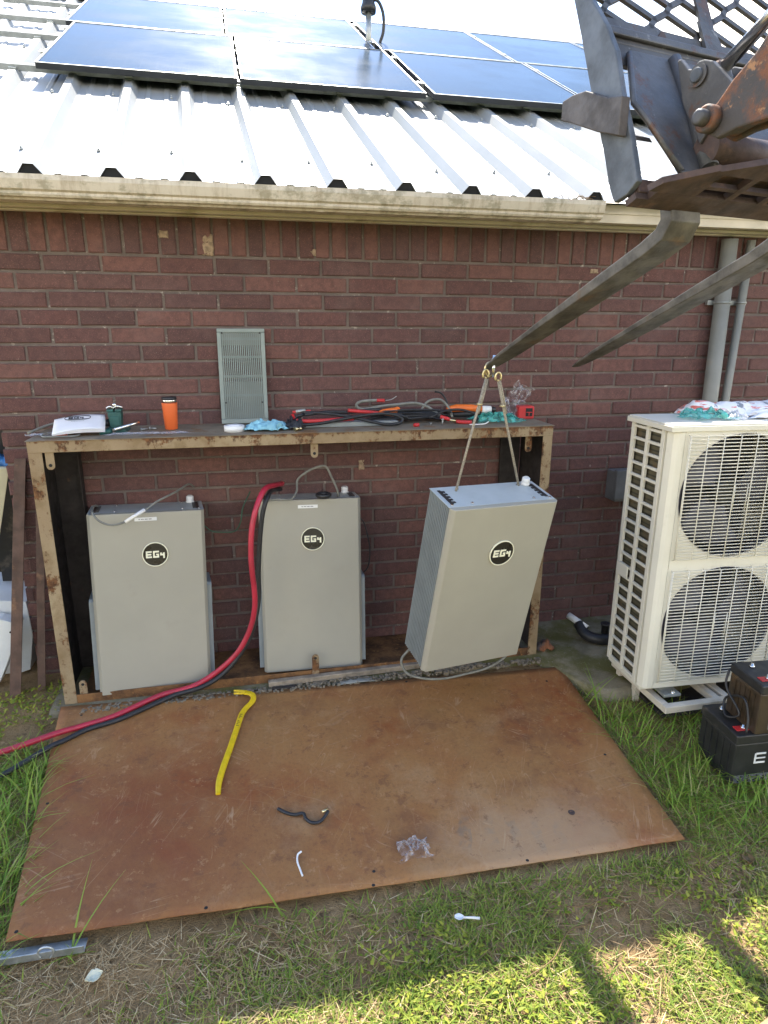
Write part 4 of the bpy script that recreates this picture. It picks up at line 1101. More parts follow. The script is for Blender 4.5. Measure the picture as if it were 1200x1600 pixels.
MB().tube(catmull([(-0.055, 0.02, 0.034), (-0.03, 0.015, 0.028), (-0.01, 0.008, 0.020)], 4), 0.009, 12).build('red_boot', MAT['red_plastic'], t_)
MB().cyl((-0.012, 0.008, 0.021), (0.022, 0.0, 0.012), 0.0075, 10).build('terminal', MAT['brass'], t_)
MB().tube(catmull([(0.022, 0, 0.012), (0.05, -0.006, 0.009), (0.095, -0.02, 0.009)], 4), 0.009, 12).build('red_sleeve', MAT['red_plastic'], t_)
tag(MB().cyl((1.622, -0.30, ST + 0.009), (1.645, -0.295, ST + 0.009), 0.009, 12).cyl((1.618, -0.3005, ST + 0.009), (1.622, -0.30, ST + 0.009), 0.006, 10).build('red_plug', MAT['red_plastic']), 'small red cap lying alone on the front of the shelf', 'cap')
for (x, hh, w_) in ((1.715, 0.012, 'lying beside the red cap'), (1.775, 0.030, 'standing upright near the red cable end')):
    tag(MB().cyl((x, -0.26, ST), (x, -0.26, ST + hh), 0.0035, 8).cyl((x, -0.26, ST + hh * 0.8), (x, -0.26, ST + hh), 0.008, 6).build('bolt', MAT['galv']), 'small loose bolt ' + w_, 'bolt', 'loose bolts')
tag(tube_obj('white_wire', [(1.90, -0.30, ST + 0.004), (1.94, -0.305, ST + 0.004), (1.98, -0.30, ST + 0.006), (2.005, -0.28, ST + 0.012)], 0.0028, MAT['white_plastic']), 'short white wire under the right rope on the shelf', 'wire')
tag(MB().grid(crumple(2.07, -0.20, ST + 0.004, 0.24, 0.15, 0.030, 44.0, 28, 20, 0.018)).build('teal_bag', MAT['teal']), 'crumpled teal plastic bag at the right end of the shelf', 'bag')
P = []
for i in range(22):
    row = []
    for j in range(22):
        u, v = i / 21, j / 21
        x = 2.135 + 0.11 * u + 0.085 * v + 0.02 * fbm(u, v, 3, 4)
        z = ST + 0.012 + 0.185 * v * (0.72 + 0.28 * (1 - u)) + 0.02 * fbm(u, v, 4, 9)
        y = -0.13 + 0.05 * math.sin(v * 2.2) + 0.035 * fbm(u, v, 4.5, 2) + 0.02 * abs(fbm(u, v, 9, 6))
        row.append((x, y, z))
    P.append(row)
tag(MB().grid(P).build('clear_bag', MAT['film']), 'clear plastic bag propped up against the wall beside the red box', 'bag')
t_ = thing('red_box', 'small red plastic device with dark window at the right end of the shelf', 'device', (2.268, -0.115, ST), (0, 0, -0.12))
MB().box(-0.042, 0.042, -0.03, 0.03, 0, 0.066).build('case', MAT['red_plastic'], t_, bevel=0.006)
MB().box(-0.004, 0.032, -0.0315, -0.0302, 0.014, 0.056).build('window', MAT['dark_fill'], t_)
MB().box(-0.001, 0.029, -0.0335, -0.032, 0.033, 0.037).box(0.012, 0.016, -0.0335, -0.032, 0.018, 0.0325).build('window_bar', MAT['red_plastic'], t_)

# ================================================================== LOADER WITH PALLET FORKS
# local axes of the attachment: x across, y towards the fork tips, z up the carriage
ax = Vector((0.9755, 0.2202, 0.0)).normalized()
ay = Vector((-0.2004, 0.8879, -0.4141)).normalized()
az = ax.cross(ay).normalized()
ay = az.cross(ax).normalized()
LM = Matrix((ax, ay, az)).transposed()
H0 = Vector((2.0304, -1.6179, 1.9811))
ld = thing('fork_loader', 'rusty grey loader attachment with two long pallet forks reaching over the shelf', 'loader', H0, LM.to_euler())
Zx = lambda u, v, d: (d, u, v)          # polygon in (y, z), thickness along x
Zz = lambda u, v, d: (v, u, d)          # polygon in (y, x), thickness along z


def fork(x0, Ltip):
    path = [(Ltip, 0.0), (Ltip - 0.05, 0.0), (Ltip - 0.16, 0.001), (Ltip - 0.45, 0.003), (0.30, 0.005), (0.12, 0.006), (0.055, 0.012), (0.022, 0.035), (0.012, 0.075), (0.012, 0.10), (0.012, 0.125)]
    wd = [0.036, 0.064, 0.092, 0.108, 0.110, 0.110, 0.110, 0.110, 0.110, 0.110, 0.110]
    th = [0.007, 0.010, 0.014, 0.022, 0.034, 0.038, 0.042, 0.042, 0.040, 0.036, 0.034]
    vs = []
    n = len(path)
    for i, (a, c_) in enumerate(path):
        p0, p1 = path[max(0, i - 1)], path[min(n - 1, i + 1)]
        t_ = Vector((p1[0] - p0[0], p1[1] - p0[1])).normalized()
        nn = Vector((t_.y, -t_.x))          # towards the inside of the bend
        for sx, sn in ((-1, -1), (1, -1), (1, 1), (-1, 1)):
            vs.append((x0 + sx * wd[i] / 2, a + nn.x * sn * th[i] / 2, c_ + nn.y * sn * th[i] / 2))
    fs = [(3, 2, 1, 0), tuple(4 * (n - 1) + k for k in range(4))]
    fs += [(4 * i + k, 4 * i + (k + 1) % 4, 4 * i + 4 + (k + 1) % 4, 4 * i + 4 + k) for i in range(n - 1) for k in range(4)]
    return MB().add(vs, fs).build('fork', MAT['fork'], ld, bevel=0.004)


fork(0.0, 1.035)
fork(0.462, 1.035)
# carriage
side = [(0.004, 1.02), (-0.022, 1.02), (-0.030, 0.66), (-0.036, 0.62), (-0.063, 0.513), (-0.074, 0.43), (-0.064, 0.32), (-0.061, 0.20), (-0.050, 0.085), (-0.010, 0.074), (0.035, 0.079), (0.039, 0.133), (0.033, 0.20), (0.030, 0.273), (0.028, 0.396), (0.020, 0.55), (0.016, 0.66)]
for x0 in (-0.215, 0.665):
    MB().prism(side, Zx, x0, x0 + 0.019).build('side_plate', MAT['loader_pale'], ld, bevel=0.003)
brk = [(0.104, 0.424), (0.123, 0.380), (0.097, 0.355), (0.012, 0.262), (-0.050, 0.205), (-0.088, 0.286), (-0.046, 0.315), (0.020, 0.388), (0.065, 0.412)]
b = MB().prism(brk, Zx, -0.244, -0.2165)
b.prism([(0.120, 0.380), (0.095, 0.352), (0.010, 0.258), (-0.045, 0.205), (-0.040, 0.222), (0.012, 0.276), (0.088, 0.362), (0.108, 0.384)], Zx, -0.216, -0.12)
b.build('step_bracket', MAT['bracket'], ld, bevel=0.003)
MB().box(-0.196, 0.664, -0.028, 0.010, 0.505, 0.545).box(-0.196, 0.664, -0.040, -0.0285, 0.520, 0.545).build('top_bar', MAT['loader'], ld, bevel=0.004)
MB().box(-0.196, 0.664, -0.035, 0.006, 0.0675, 0.105).build('bottom_bar', MAT['fork_dark'], ld, bevel=0.004)
# bottom ledge with openings
lp = MB()
z0, z1 = 0.050, 0.066
lp.box(-0.21, 0.68, -0.032, 0.004, z0, z1).box(-0.17, 0.68, -0.062, -0.0325, z0, z1)
lp.prism([(-0.0625, -0.20), (-0.098, -0.185), (-0.165, -0.060), (-0.0625, -0.060)], Zz, z0, z1)
for a, b2_ in ((-0.0595, -0.035), (0.075, 0.10), (0.205, 0.235), (0.345, 0.375), (0.49, 0.52), (0.65, 0.68)):
    lp.box(a, b2_, -0.148, -0.0625, z0, z1)
lp.box(-0.0345, 0.68, -0.104, -0.092, z0 + 0.001, z1 - 0.001)
lp.prism([(-0.1485, -0.085), (-0.205, 0.05), (-0.215, 0.15), (-0.215, 0.68), (-0.1485, 0.68)], Zz, z0, z1)
lp.build('ledge_plate', MAT['fork_dark'], ld)
MB().box(-0.03, 0.66, -0.14, -0.066, 0.0785, 0.086).build('inner_plate', MAT['fork_dark'], ld)
# tilted quick attach plate, ridge and cross tube
def slab(name, pts, th, mat, bev=0.003):
    p = [Vector(q) for q in pts]
    nn = (p[1] - p[0]).cross(p[-1] - p[0]).normalized()
    n = len(p)
    return MB().add(p + [q - nn * th for q in p], [tuple(range(n)), tuple(range(2 * n - 1, n - 1, -1))] + [(i, i + n, (i + 1) % n + n, (i + 1) % n) for i in range(n)]).build(name, mat, ld, bevel=bev)


slab('attach_plate', [(-0.120, -0.030, 0.475), (0.05, -0.030, 0.475), (0.0, -0.100, 0.085), (-0.130, -0.100, 0.073), (-0.165, -0.070, 0.24), (-0.190, -0.0615, 0.29)], 0.012, MAT['loader'])
slab('attach_plate', [(0.055, -0.030, 0.475), (0.64, -0.030, 0.475), (0.64, -0.100, 0.078), (0.03, -0.100, 0.078)], 0.012, MAT['loader'])
MB().tube([(0.032, -0.048, 0.470), (0.006, -0.082, 0.27), (-0.040, -0.120, 0.085)], [0.018, 0.022, 0.024], 14).build('ridge', MAT['loader'], ld)
MB().tube([(-0.120, -0.036, 0.470), (-0.186, -0.068, 0.29), (-0.162, -0.078, 0.235), (-0.126, -0.108, 0.080)], 0.008, 10).build('edge_rib', MAT['loader'], ld)
MB().cyl((-0.05, -0.130, 0.135), (0.30, -0.130, 0.135), 0.040, 20).build('cross_tube', MAT['fork_dark'], ld)
MB().box(-0.196, 0.66, -0.0275, -0.015, 0.44, 0.5045).build('upper_web', MAT['loader'], ld)
MB().prism([(0.01, 0.545), (0.035, 0.575), (0.045, 0.575), (0.05, 0.545)], lambda u, v, d: (u, d, v), -0.03, -0.018).build('hook', MAT['fork_dark'], ld)
lug = [(-0.119, 0.387), (-0.129, 0.384), (-0.142, 0.344), (-0.150, 0.337), (-0.159, 0.336), (-0.174, 0.339), (-0.187, 0.332), (-0.206, 0.312), (-0.240, 0.222), (-0.179, 0.180), (-0.124, 0.150), (-0.105, 0.275)]
for x0 in (-0.060, 0.050):
    MB().prism(lug, Zx, x0, x0 + 0.017).build('pin_lug', MAT['loader'], ld, bevel=0.003)
MB().cyl((-0.074, -0.165, 0.306), (0.085, -0.165, 0.306), 0.017, 20).build('lug_pin', MAT['loader_pale'], ld, bevel=0.003)
MB().lathe([(0.026, -0.003), (0.026, 0.0), (0.024, 0.004), (0.0185, 0.004)], (-0.0635, -0.165, 0.306), 24, Matrix.Rotation(math.radians(90), 3, 'Y')).build('boss', MAT['loader'], ld)
# boom arm, its pin, the tilt cylinder
arm = [(-1.25, 0.40), (-0.70, 0.295), (-0.385, 0.207), (-0.350, 0.190), (-0.288, 0.176), (-0.245, 0.158), (-0.212, 0.154), (-0.197, 0.140), (-0.198, 0.116), (-0.220, 0.083), (-0.272, 0.070), (-0.343, 0.040), (-0.70, -0.06), (-1.25, -0.10)]
arm2 = [(p[0] - 0.012, 0.11 + (p[1] - 0.11) * 0.90) for p in arm]
MB().prism(arm, Zx, -0.140, -0.118).prism(arm2, Zx, -0.1175, -0.085).prism(arm, Zx, -0.0845, -0.066).build('boom_arm', MAT['rust_arm'], ld, bevel=0.005)
MB().lathe([(0.030, 0.0), (0.030, 0.022), (0.025, 0.026)], (-0.139, -0.222, 0.130), 24, Matrix.Rotation(math.radians(-90), 3, 'Y')).build('pin_boss', MAT['rust_arm'], ld)
MB().lathe([(0.018, 0.0), (0.018, 0.030), (0.014, 0.034), (0.008, 0.034)], (-0.155, -0.222, 0.130), 16, Matrix.Rotation(math.radians(-90), 3, 'Y')).build('arm_pin', MAT['loader'], ld)
MB().cyl((-0.010, -0.170, 0.305), (-0.004, -0.62, 0.372), 0.0165, 20).build('cylinder_rod', MAT['chrome'], ld)
MB().cyl((-0.004, -0.60, 0.369), (0.004, -1.20, 0.460), 0.034, 20).build('cylinder_body', MAT['loader'], ld)
MB().box(-0.032, 0.014, -0.205, -0.140, 0.268, 0.330).build('rod_eye', MAT['loader'], ld, bevel=0.012)
# see-through back guard of slanted cells
gm = MB()
BX0, BX1, BZ0, BZ1 = -0.170, 0.660, 0.585, 1.02


def bar(a, b, w):
    a, b = Vector(a), Vector(b)
    d = (b - a)
    if d.length < 1e-4:
        return
    d.normalize()
    nn = Vector((-d.y, d.x)) * w / 2
    ex = d * w * 0.25
    q = [a - ex + nn, b + ex + nn, b + ex - nn, a - ex - nn]
    gm.prism([(v.x, v.y) for v in q], lambda u, v, dd: (u, dd, v), -0.006, 0.004)


def clip(a, b):
    t0, t1 = 0.0, 1.0
    for i, (lo, hi) in enumerate(((BX0, BX1), (BZ0, BZ1))):
        d = b[i] - a[i]
        if abs(d) < 1e-9:
            if a[i] < lo or a[i] > hi:
                return None
            continue
        ta, tb = (lo - a[i]) / d, (hi - a[i]) / d
        t0, t1 = max(t0, min(ta, tb)), min(t1, max(ta, tb))
    if t0 >= t1:
        return None
    return [(a[i] + (b[i] - a[i]) * t0) for i in (0, 1)], [(a[i] + (b[i] - a[i]) * t1) for i in (0, 1)]


e1, e2, off = Vector((0.092, -0.076)), Vector((0.078, 0.060)), Vector((0.012, 0.004))
for i in range(-14, 16):
    for j in range(-14, 16):
        p = Vector((0.032, 0.612)) + e1 * i + e2 * j
        A, B_ = p, p + e2 * 0.30 + Vector((0.0, 0.010))
        for (u, v) in ((A, B_), (B_, A - e1 + e2 * 0.0 + e2 * 0.0), (B_, A + e2)):
            cl = clip(u, v)
            if cl:
                bar(cl[0], cl[1], 0.017)
gm.box(BX0 - 0.02, BX1 + 0.02, -0.012, 0.010, 0.572, 0.598)
gm.box(0.236, 0.288, -0.014, -0.0065, 0.598, 1.02)
gm.prism([(0.215, 0.548), (0.300, 0.545), (0.270, 0.640), (0.215, 0.655)], lambda u, v, d: (u, d, v), -0.024, -0.0145)
gm.box(BX0 - 0.02, BX1 + 0.02, -0.012, 0.010, 1.015, 1.04)
stuff(gm.build('back_guard', MAT['loader'], ld))

# sling from the fork tip to the hanging battery
bpy.context.view_layer.update()
tipw = H0 + LM @ Vector((0, 0.985, 0.0))
M3 = b3.matrix_world.copy()
ra = M3 @ Vector((-0.155, 0.165, 0.814))
rb = M3 @ Vector((0.165, 0.175, 0.814))
sl = thing('lifting_sling', 'two rope legs with brass coloured shackles tying the hanging battery to the fork tip', 'sling', tipw)
tw = tipw
left = Vector((-0.035, -0.012, -0.055))
right = Vector((0.012, -0.03, -0.065))
for nm, a, b_ in (('rope', left, ra - tw), ('rope', right, rb - tw)):
    d = (b_ - a)
    side_ = d.cross(Vector((0, 1, 0))).normalized()
    ro = MB().tube([a, a + d * 0.5, b_], 0.0056, 8)
    ro.tube([a + side_ * 0.007, a + d * 0.16 + side_ * 0.009, a + d * 0.30 + side_ * 0.006], 0.0048, 8)
    ro.build('rope', MAT['rope'], sl)
    MB().tube([a + d * 0.20 + Vector((0.009 * math.cos(t_), 0.009 * math.sin(t_), -0.01)) for t_ in np.linspace(0, 6.3, 10)], 0.005, 6).build('rope_clamp', MAT['brass'], sl)
    pts = [a + Vector((0.012 * math.cos(t_), 0.004, 0.022 * math.sin(t_) + 0.014)) for t_ in np.linspace(-0.5, math.pi + 0.5, 16)]
    MB().tube(pts, 0.0048, 8).cyl(pts[0] - Vector((0.006, 0, 0)), pts[-1] + Vector((0.006, 0, 0)), 0.0055, 8).build('shackle', MAT['brass'], sl)
MB().cyl((0.0, 0, -0.05), (0.0, 0, 0.022), 0.007, 10).lathe([(0.013, 0), (0.013, 0.012), (0.007, 0.013), (0.007, 0.026)], (0, 0, 0.012), 8).build('bolt', MAT['chrome'], sl)
MB().tube([Vector((0.020 * math.cos(t_) - 0.012, 0.012, 0.028 * math.sin(t_) - 0.020)) for t_ in np.linspace(0, 2 * math.pi, 22)], 0.005, 8).build('ring', MAT['brass'], sl)

# ================================================================== COOLING UNIT
ac = thing('heat_pump_unit', 'cream outdoor heat pump unit with two stacked fans at the right', 'heat pump', (2.545, -0.962, 0.118), (0, 0, -0.045))
AW, AD, AH = 0.95, 0.335, 1.19
# front sheet with two round openings
fz = ((0.905, 0.272), (0.308, 0.272))
FXC = 0.340
m = MB()


def holed(x0, x1, z0, z1, cx, cz, r, y):
    n = 56
    inn, outr = [], []
    for k in range(n):
        a = 2 * math.pi * k / n
        c_, s_ = math.cos(a), math.sin(a)
        inn.append((cx + r * c_, y, cz + r * s_))
        tx = ((x1 - cx) if c_ > 0 else (x0 - cx)) / c_ if abs(c_) > 1e-6 else 1e9
        tz = ((z1 - cz) if s_ > 0 else (z0 - cz)) / s_ if abs(s_) > 1e-6 else 1e9
        tt = min(tx, tz)
        outr.append((cx + c_ * tt, y, cz + s_ * tt))
    vs = inn + outr
    fs = [(k, (k + 1) % n, n + (k + 1) % n, n + k) for k in range(n)]
    # corners
    cs = [(x0, y, z0), (x1, y, z0), (x1, y, z1), (x0, y, z1)]
    b0 = len(vs)
    vs += cs
    for k in range(n):
        p, q = outr[k], outr[(k + 1) % n]
        for ci, c_ in enumerate(cs):
            if abs(p[0] - q[0]) > 1e-6 and abs(p[2] - q[2]) > 1e-6:
                if min(abs(p[0] - c_[0]) + abs(q[2] - c_[2]), abs(q[0] - c_[0]) + abs(p[2] - c_[2])) < 1e-6:
                    fs.append((n + k, n + (k + 1) % n, b0 + ci))
    m.add(vs, fs)


for (cz, r) in fz:
    holed(0.060, 0.620, cz - 0.280, cz + 0.280, FXC, cz, r, 0.006)
m.box(0.060, 0.620, 0.003, 0.008, 0.588, 0.625).box(0.060, 0.620, 0.003, 0.008, 0.0, 0.0275).box(0.060, 0.620, 0.003, 0.008, 1.1855, AH)
m.build('front_panel', MAT['ac'], ac, fix=True)
MB().prism([(0.0, 0.045), (0.012, 0.014), (0.030, 0.004), (0.0598, 0.004), (0.0598, 0.03), (0.02, 0.06)], lambda u, v, d: (u, v, d), 0, AH).build('corner_post', MAT['ac'], ac, bevel=0.004)
MB().box(0.623, AW, 0.002, 0.030, 0.0, AH).box(AW - 0.02, AW, 0.0305, AD, 0, AH).build('service_panel', MAT['cabinet_top'], ac, bevel=0.005)
MB().box(0.02, AW, AD - 0.012, AD, 0, AH).box(0.012, AW - 0.01, 0.03, AD - 0.01, -0.020, -0.001).build('casing', MAT['ac'], ac, bevel=0.003)
MB().box(-0.012, AW + 0.012, -0.006, AD + 0.012, AH + 0.001, AH + 0.024).box(-0.006, AW + 0.006, 0.0, AD + 0.006, AH + 0.0245, AH + 0.030).build('top_cover', MAT['ac'], ac, bevel=0.008, seg=3)
# side with two columns of openings
sg = MB()
for (y0, y1) in ((0.060, 0.086), (0.182, 0.202), (0.298, 0.323)):
    sg.box(0.0, 0.014, y0, y1, 0.0, AH)
NR = 21
for i in range(NR + 1):
    z = 0.010 + (AH - 0.03) * i / NR
    for (y0, y1) in ((0.0862, 0.1818), (0.2022, 0.2978)):
        sg.box(0.0015, 0.0135, y0, y1, z, z + 0.0125)
stuff(sg.build('side_grille', MAT['ac'], ac, bevel=0.0015, seg=1))
MB().box(0.022, 0.030, 0.065, 0.318, 0.008, AH - 0.008).build('coil', MAT['coil'], ac)
zh = 0.010 + (AH - 0.03) * 8.3 / NR
MB().box(-0.006, 0.0, 0.215, 0.315, zh - 0.012, zh + 0.055).build('handle', MAT['ac'], ac, bevel=0.005)
MB().box(0.031, 0.62, 0.30, 0.315, 0.02, AH - 0.02).build('rear_coil', MAT['hazed_fan'], ac)
MB().box(0.031, 0.62, 0.10, 0.30, 0.592, 0.606).build('divider', MAT['dark_fill'], ac)
for (cz, r) in fz:
    rr = MB()
    rr.lathe([(r + 0.002, -0.006), (r + 0.001, 0.07), (r - 0.004, 0.07), (r - 0.003, -0.004)], (FXC, 0.008, cz), 48, Matrix.Rotation(math.radians(-90), 3, 'X'))
    rr.f = rr.f[:-2]; rr.sm = rr.sm[:-2]
    rr.build('fan_shroud', MAT['hazed_fan'], ac, fix=False)
    fan = MB().lathe([(0.062, 0.0), (0.062, 0.05), (0.05, 0.062)], (FXC, 0.13, cz), 24, Matrix.Rotation(math.radians(90), 3, 'X')).build('fan_hub', MAT['black_plastic'], ac)
    for q in range(3):
        P = []
        for i in range(7):
            rad = 0.055 + (r - 0.075) * i / 6
            row = []
            for j in range(7):
                a = q * 2.094 + (j / 6 - 0.5) * 1.25 + 0.35 * i / 6
                row.append((FXC + rad * math.cos(a), 0.105 - 0.05 * (j / 6 - 0.5), cz + rad * math.sin(a)))
            P.append(row)
        MB().grid(P).build('fan_blade', MAT['hazed_fan'], fan, solid=0.003)
    gd = MB()
    x0, x1, z0, z1 = 0.072, 0.612, cz - 0.272, cz + 0.268
    NB = 37
    for i in range(NB):
        z = z0 + (z1 - z0) * i / (NB - 1)
        gd.cyl((x0, -0.012, z), (x1, -0.012, z), 0.0023, 6)
    for i in range(8):
        x = x0 + (x1 - x0) * i / 7
        gd.tube([(x, -0.001, z0 - 0.004), (x, -0.0168, z0), (x, -0.0168, z1), (x, -0.001, z1 + 0.004)], 0.0023, 6)
    for x in (x0, x1):
        gd.tube([(x, -0.012, z0), (x, -0.012, z1)], 0.0035, 6)
    for (dx, dz) in ((0.0, 0.0),):
        for xx in (FXC - 0.03, FXC + 0.03):
            gd.tube([(xx, -0.015, cz - 0.055), (xx, -0.015, cz + 0.055)], 0.002, 6)
    stuff(gd.build('fan_guard', MAT['ac'], ac))
for (x, y) in ((0.10, -0.03), (0.80, -0.03)):
    MB().box(x, x + 0.085, y, 0.05, -0.034, -0.0205).build('foot', MAT['galv'], ac, bevel=0.002)
    MB().cyl((x + 0.05, y + 0.012, -0.034), (x + 0.05, y + 0.012, -0.012), 0.008, 8).build('foot_bolt', MAT['chrome'], ac)
st = thing('unit_stand', 'pale plastic stand with open cells under the heat pump unit', 'stand', (2.62, -1.05, -0.05))
sb = MB().box(0.0, 0.90, 0.0, 0.035, 0.085, 0.118).box(0.0, 0.90, 0.42, 0.455, 0.085, 0.118)
for x in (0.0, 0.43, 0.865):
    for y in (0.24, 0.38):
        sb.box(x + 0.003, x + 0.032, y, y + 0.031, 0.0, 0.0848)
for x in (0.0, 0.27, 0.325, 0.60, 0.865):
    sb.box(x, x + 0.035, 0.0352, 0.4198, 0.085, 0.118)
sb.build('frame', MAT['fascia'], st, bevel=0.003)
MB().box(0.036, 0.864, 0.06, 0.419, 0.02, 0.035).build('web', MAT['dark_steel'], st)

# refrigerant pipe stubs
t_ = thing('insulated_pipe', 'black insulated pipe lying on the slab left of the heat pump unit', 'pipe', (2.72, -0.30, 0.03))
tube_obj('sleeve', [(-0.085, 0.085, 0.06), (-0.075, 0.02, 0.025), (-0.03, -0.03, 0.015), (0.06, -0.05, 0.015), (0.20, -0.04, 0.03), (0.42, 0.03, 0.08)], 0.030, MAT['black_rubber'], t_, n=12)
MB().lathe([(0.020, 0), (0.020, 0.05), (0.026, 0.05), (0.026, 0.062)], (0.02, -0.02, 0.04), 12).build('plug', MAT['black_rubber'], t_)
t_ = thing('white_pipe', 'short white pipe end sticking up from the black insulated pipe', 'pipe', (2.635, -0.215, 0.10))
pw = MB().tube([(0.030, -0.045, -0.022), (-0.010, 0.018, 0.004), (-0.035, 0.06, 0.018)], 0.019, 16, cap=True).build('tube', MAT['white_plastic'], t_)
MB().cyl((0.0308, -0.0462, -0.0224), (0.030, -0.045, -0.022), 0.014, 14).build('dark_bore_cap', MAT['dark_fill'], t_)  # dark disc stands in for the shade inside the pipe end

# packaging lying on the unit
AT = 0.118 + AH + 0.030
tag(MB().grid(crumple(2.80, -0.80, AT + 0.004, 0.22, 0.17, 0.030, 61.0, 24, 20, 0.012)).build('teal_bag', MAT['teal']), 'flattened teal plastic bag on the front of the heat pump top', 'bag')
tag(MB().grid(crumple(2.90, -0.86, AT + 0.003, 0.12, 0.09, 0.035, 64.0, 16, 14, 0.008)).build('clear_scrap', MAT['film']), 'small crumpled clear film on top of the heat pump beside the teal bag', 'plastic film')
P = []
for i in range(40):
    row = []
    for j in range(14):
        u, a = i / 39, j / 13 * math.pi
        x = 2.78 + 0.78 * u
        rr = 0.055 + 0.012 * fbm(u * 6, a, 1.2, 5) + 0.010 * fbm(u * 14, a * 2, 1.2, 8)
        row.append((x, -0.70 - 0.06 * u + 1.4 * rr * math.cos(a), AT + 0.002 + 1.05 * rr * math.sin(a) * (1.0 if u > 0.05 else u * 20)))
    P.append(row)
tag(MB().grid(P).build('printed_bag', MAT['bag_print']), 'long white bag with red print lying at the back of the heat pump top', 'bag')
tag(MB().grid(crumple(3.15, -0.82, AT + 0.003, 0.30, 0.12, 0.02, 71.0, 20, 12, 0.02)).build('folded_sheet', MAT['paper']), 'folded white sheet in front of the red printed bag', 'sheet')

# ================================================================== LEAD BATTERIES AT THE RIGHT
def lead_battery(label, loc, rz, W, D_, H, case, big):
    t_ = thing('lead_battery', label, 'battery', loc, (0, 0, rz), 'black lead batteries')
    MB().box(0, W, 0, D_, 0, H * 0.82).build('case', case, t_, bevel=0.006)
    MB().box(-0.004, W + 0.004, -0.004, D_ + 0.004, H * 0.822, H).build('lid', MAT['black_plastic'], t_, bevel=0.006)
    for y, red in ((0.045, True), (D_ - 0.045, False)):
        if red:
            MB().box(0.018, 0.075, y - 0.016, y + 0.016, H, H + 0.003).build('polarity_mark', MAT['red_plastic'], t_, bevel=0.001)
        MB().lathe([(0.011, 0), (0.011, 0.005), (0.006, 0.006), (0.006, 0.016)], (0.055, y, H + 0.003), 10).build('terminal', MAT['chrome'], t_)
    rib = MB()
    for q in range(5):
        y = 0.03 + q * (D_ - 0.07) / 4
        rib.box(-0.0035, 0.0, y, y + 0.012, 0.02, H * 0.75)
    rib.build('case_rib', case, t_)
    if big:
        b = MB()
        x0, z0, h, w = 0.092, H * 0.40, 0.050, 0.05
        for (a, bb, c, d) in ((0, 0.008, 0, h - 0.006), (0.0082, w, 0, 0.008), (0.006, w, h - 0.008, h), (0.0082, w, h * 0.5 - 0.003, h * 0.5 + 0.003), (0.0, 0.0082, h - 0.0058, h - 0.002)):
            b.box(x0 + a, x0 + bb, -0.0012, -0.0002, z0 + c, z0 + d)
        b.build('logo', MAT['white_plastic'], t_)
        d = MB()
        for r_ in range(3):
            d.box(0.015, W - 0.02, -0.0010, -0.0002, 0.008 + 0.016 * r_, 0.0088 + 0.016 * r_)
        for c_ in range(8):
            d.box(0.015 + c_ * 0.035, 0.0158 + c_ * 0.035, -0.00095, -0.00025, 0.0089, 0.0399)
        for r_ in range(2):
            for c_ in range(8):
                for q in range(2):
                    xx = 0.019 + c_ * 0.035
                    d.box(xx, xx + 0.012 + 0.012 * ((c_ * 3 + r_ + q) % 3) / 2, -0.0010, -0.0002, 0.013 + 0.016 * r_ + q * 0.005, 0.0145 + 0.016 * r_ + q * 0.005)
        d.build('label_print', MAT['light_ink'], t_)
    else:
        d = MB()
        x0, x1, z0, z1 = 0.052, 0.16, 0.022, 0.062
        d.box(x0, x1, -0.0010, -0.0002, z0, z0 + 0.001).box(x0, x1, -0.0010, -0.0002, z1, z1 + 0.001).box(x0, x0 + 0.001, -0.0010, -0.0002, z0 + 0.0011, z1 - 0.0001)
        for r_ in range(5):
            d.box(x0 + 0.012 * (r_ == 0) + 0.005, x1 - 0.02 * (r_ % 2) - 0.006, -0.0010, -0.0002, z0 + 0.006 + r_ * 0.007, z0 + 0.008 + r_ * 0.007)
        d.box(x0 + 0.02, x0 + 0.07, -0.0010, -0.0002, 0.013, 0.0165)
        d.build('label_print', MAT['light_ink'], t_)
    return t_


MAT['brown_case'] = simple('dusty_brown_battery_case', (0.045, 0.030, 0.018), 0.45, var=0.35, scale=12, dirt=((0.13, 0.075, 0.03), 7, 0.53))
lead_battery('larger black lead battery standing on the grass at the bottom of the stack', (2.694, -1.395, -0.085), -0.06, 0.34, 0.225, 0.232, MAT['black_plastic'], True)
lead_battery('dusty brown black lead battery stacked on the larger one', (2.762, -1.405, 0.1485), -0.06, 0.27, 0.185, 0.222, MAT['brown_case'], False)
tag(tube_obj('black_strap', [(2.755, -1.23, 0.35), (2.735, -1.25, 0.28), (2.745, -1.33, 0.20), (2.725, -1.28, 0.165), (2.75, -1.24, 0.22), (2.742, -1.34, 0.28), (2.74, -1.38, 0.22), (2.725, -1.40, 0.16)], 0.005, MAT['black_rubber']), 'thin black strap looped against the side of the upper battery', 'strap')

# ================================================================== RUST PLATE AND WHAT LIES ON IT
c00, c10, c11, c01 = Vector((0.030, -1.558, -0.088)), Vector((2.335, -1.605, -0.100)), Vector((2.373, -0.520, 0.010)), Vector((-0.073, -0.398, 0.020))


def plate_pt(u, v):
    p = c00.lerp(c10, u).lerp(c01.lerp(c11, u), v)
    p.z += 0.004 * fbm(u * 3, v * 2, 1.3, 4) + 0.012 * (1 - v) ** 3 * (1 - u) ** 2
    p.y += 0.004 * fbm(u * 6, 0, 1.3, 7) * (1 - v)
    return p


def on_plate(x, y):
    u, v = 0.5, 0.5
    for _ in range(20):
        p = plate_pt(u, v)
        u += (x - p.x) / 2.4; v += (y - p.y) / 1.13
    return plate_pt(min(1, max(0, u)), min(1, max(0, v))).z + 0.0018


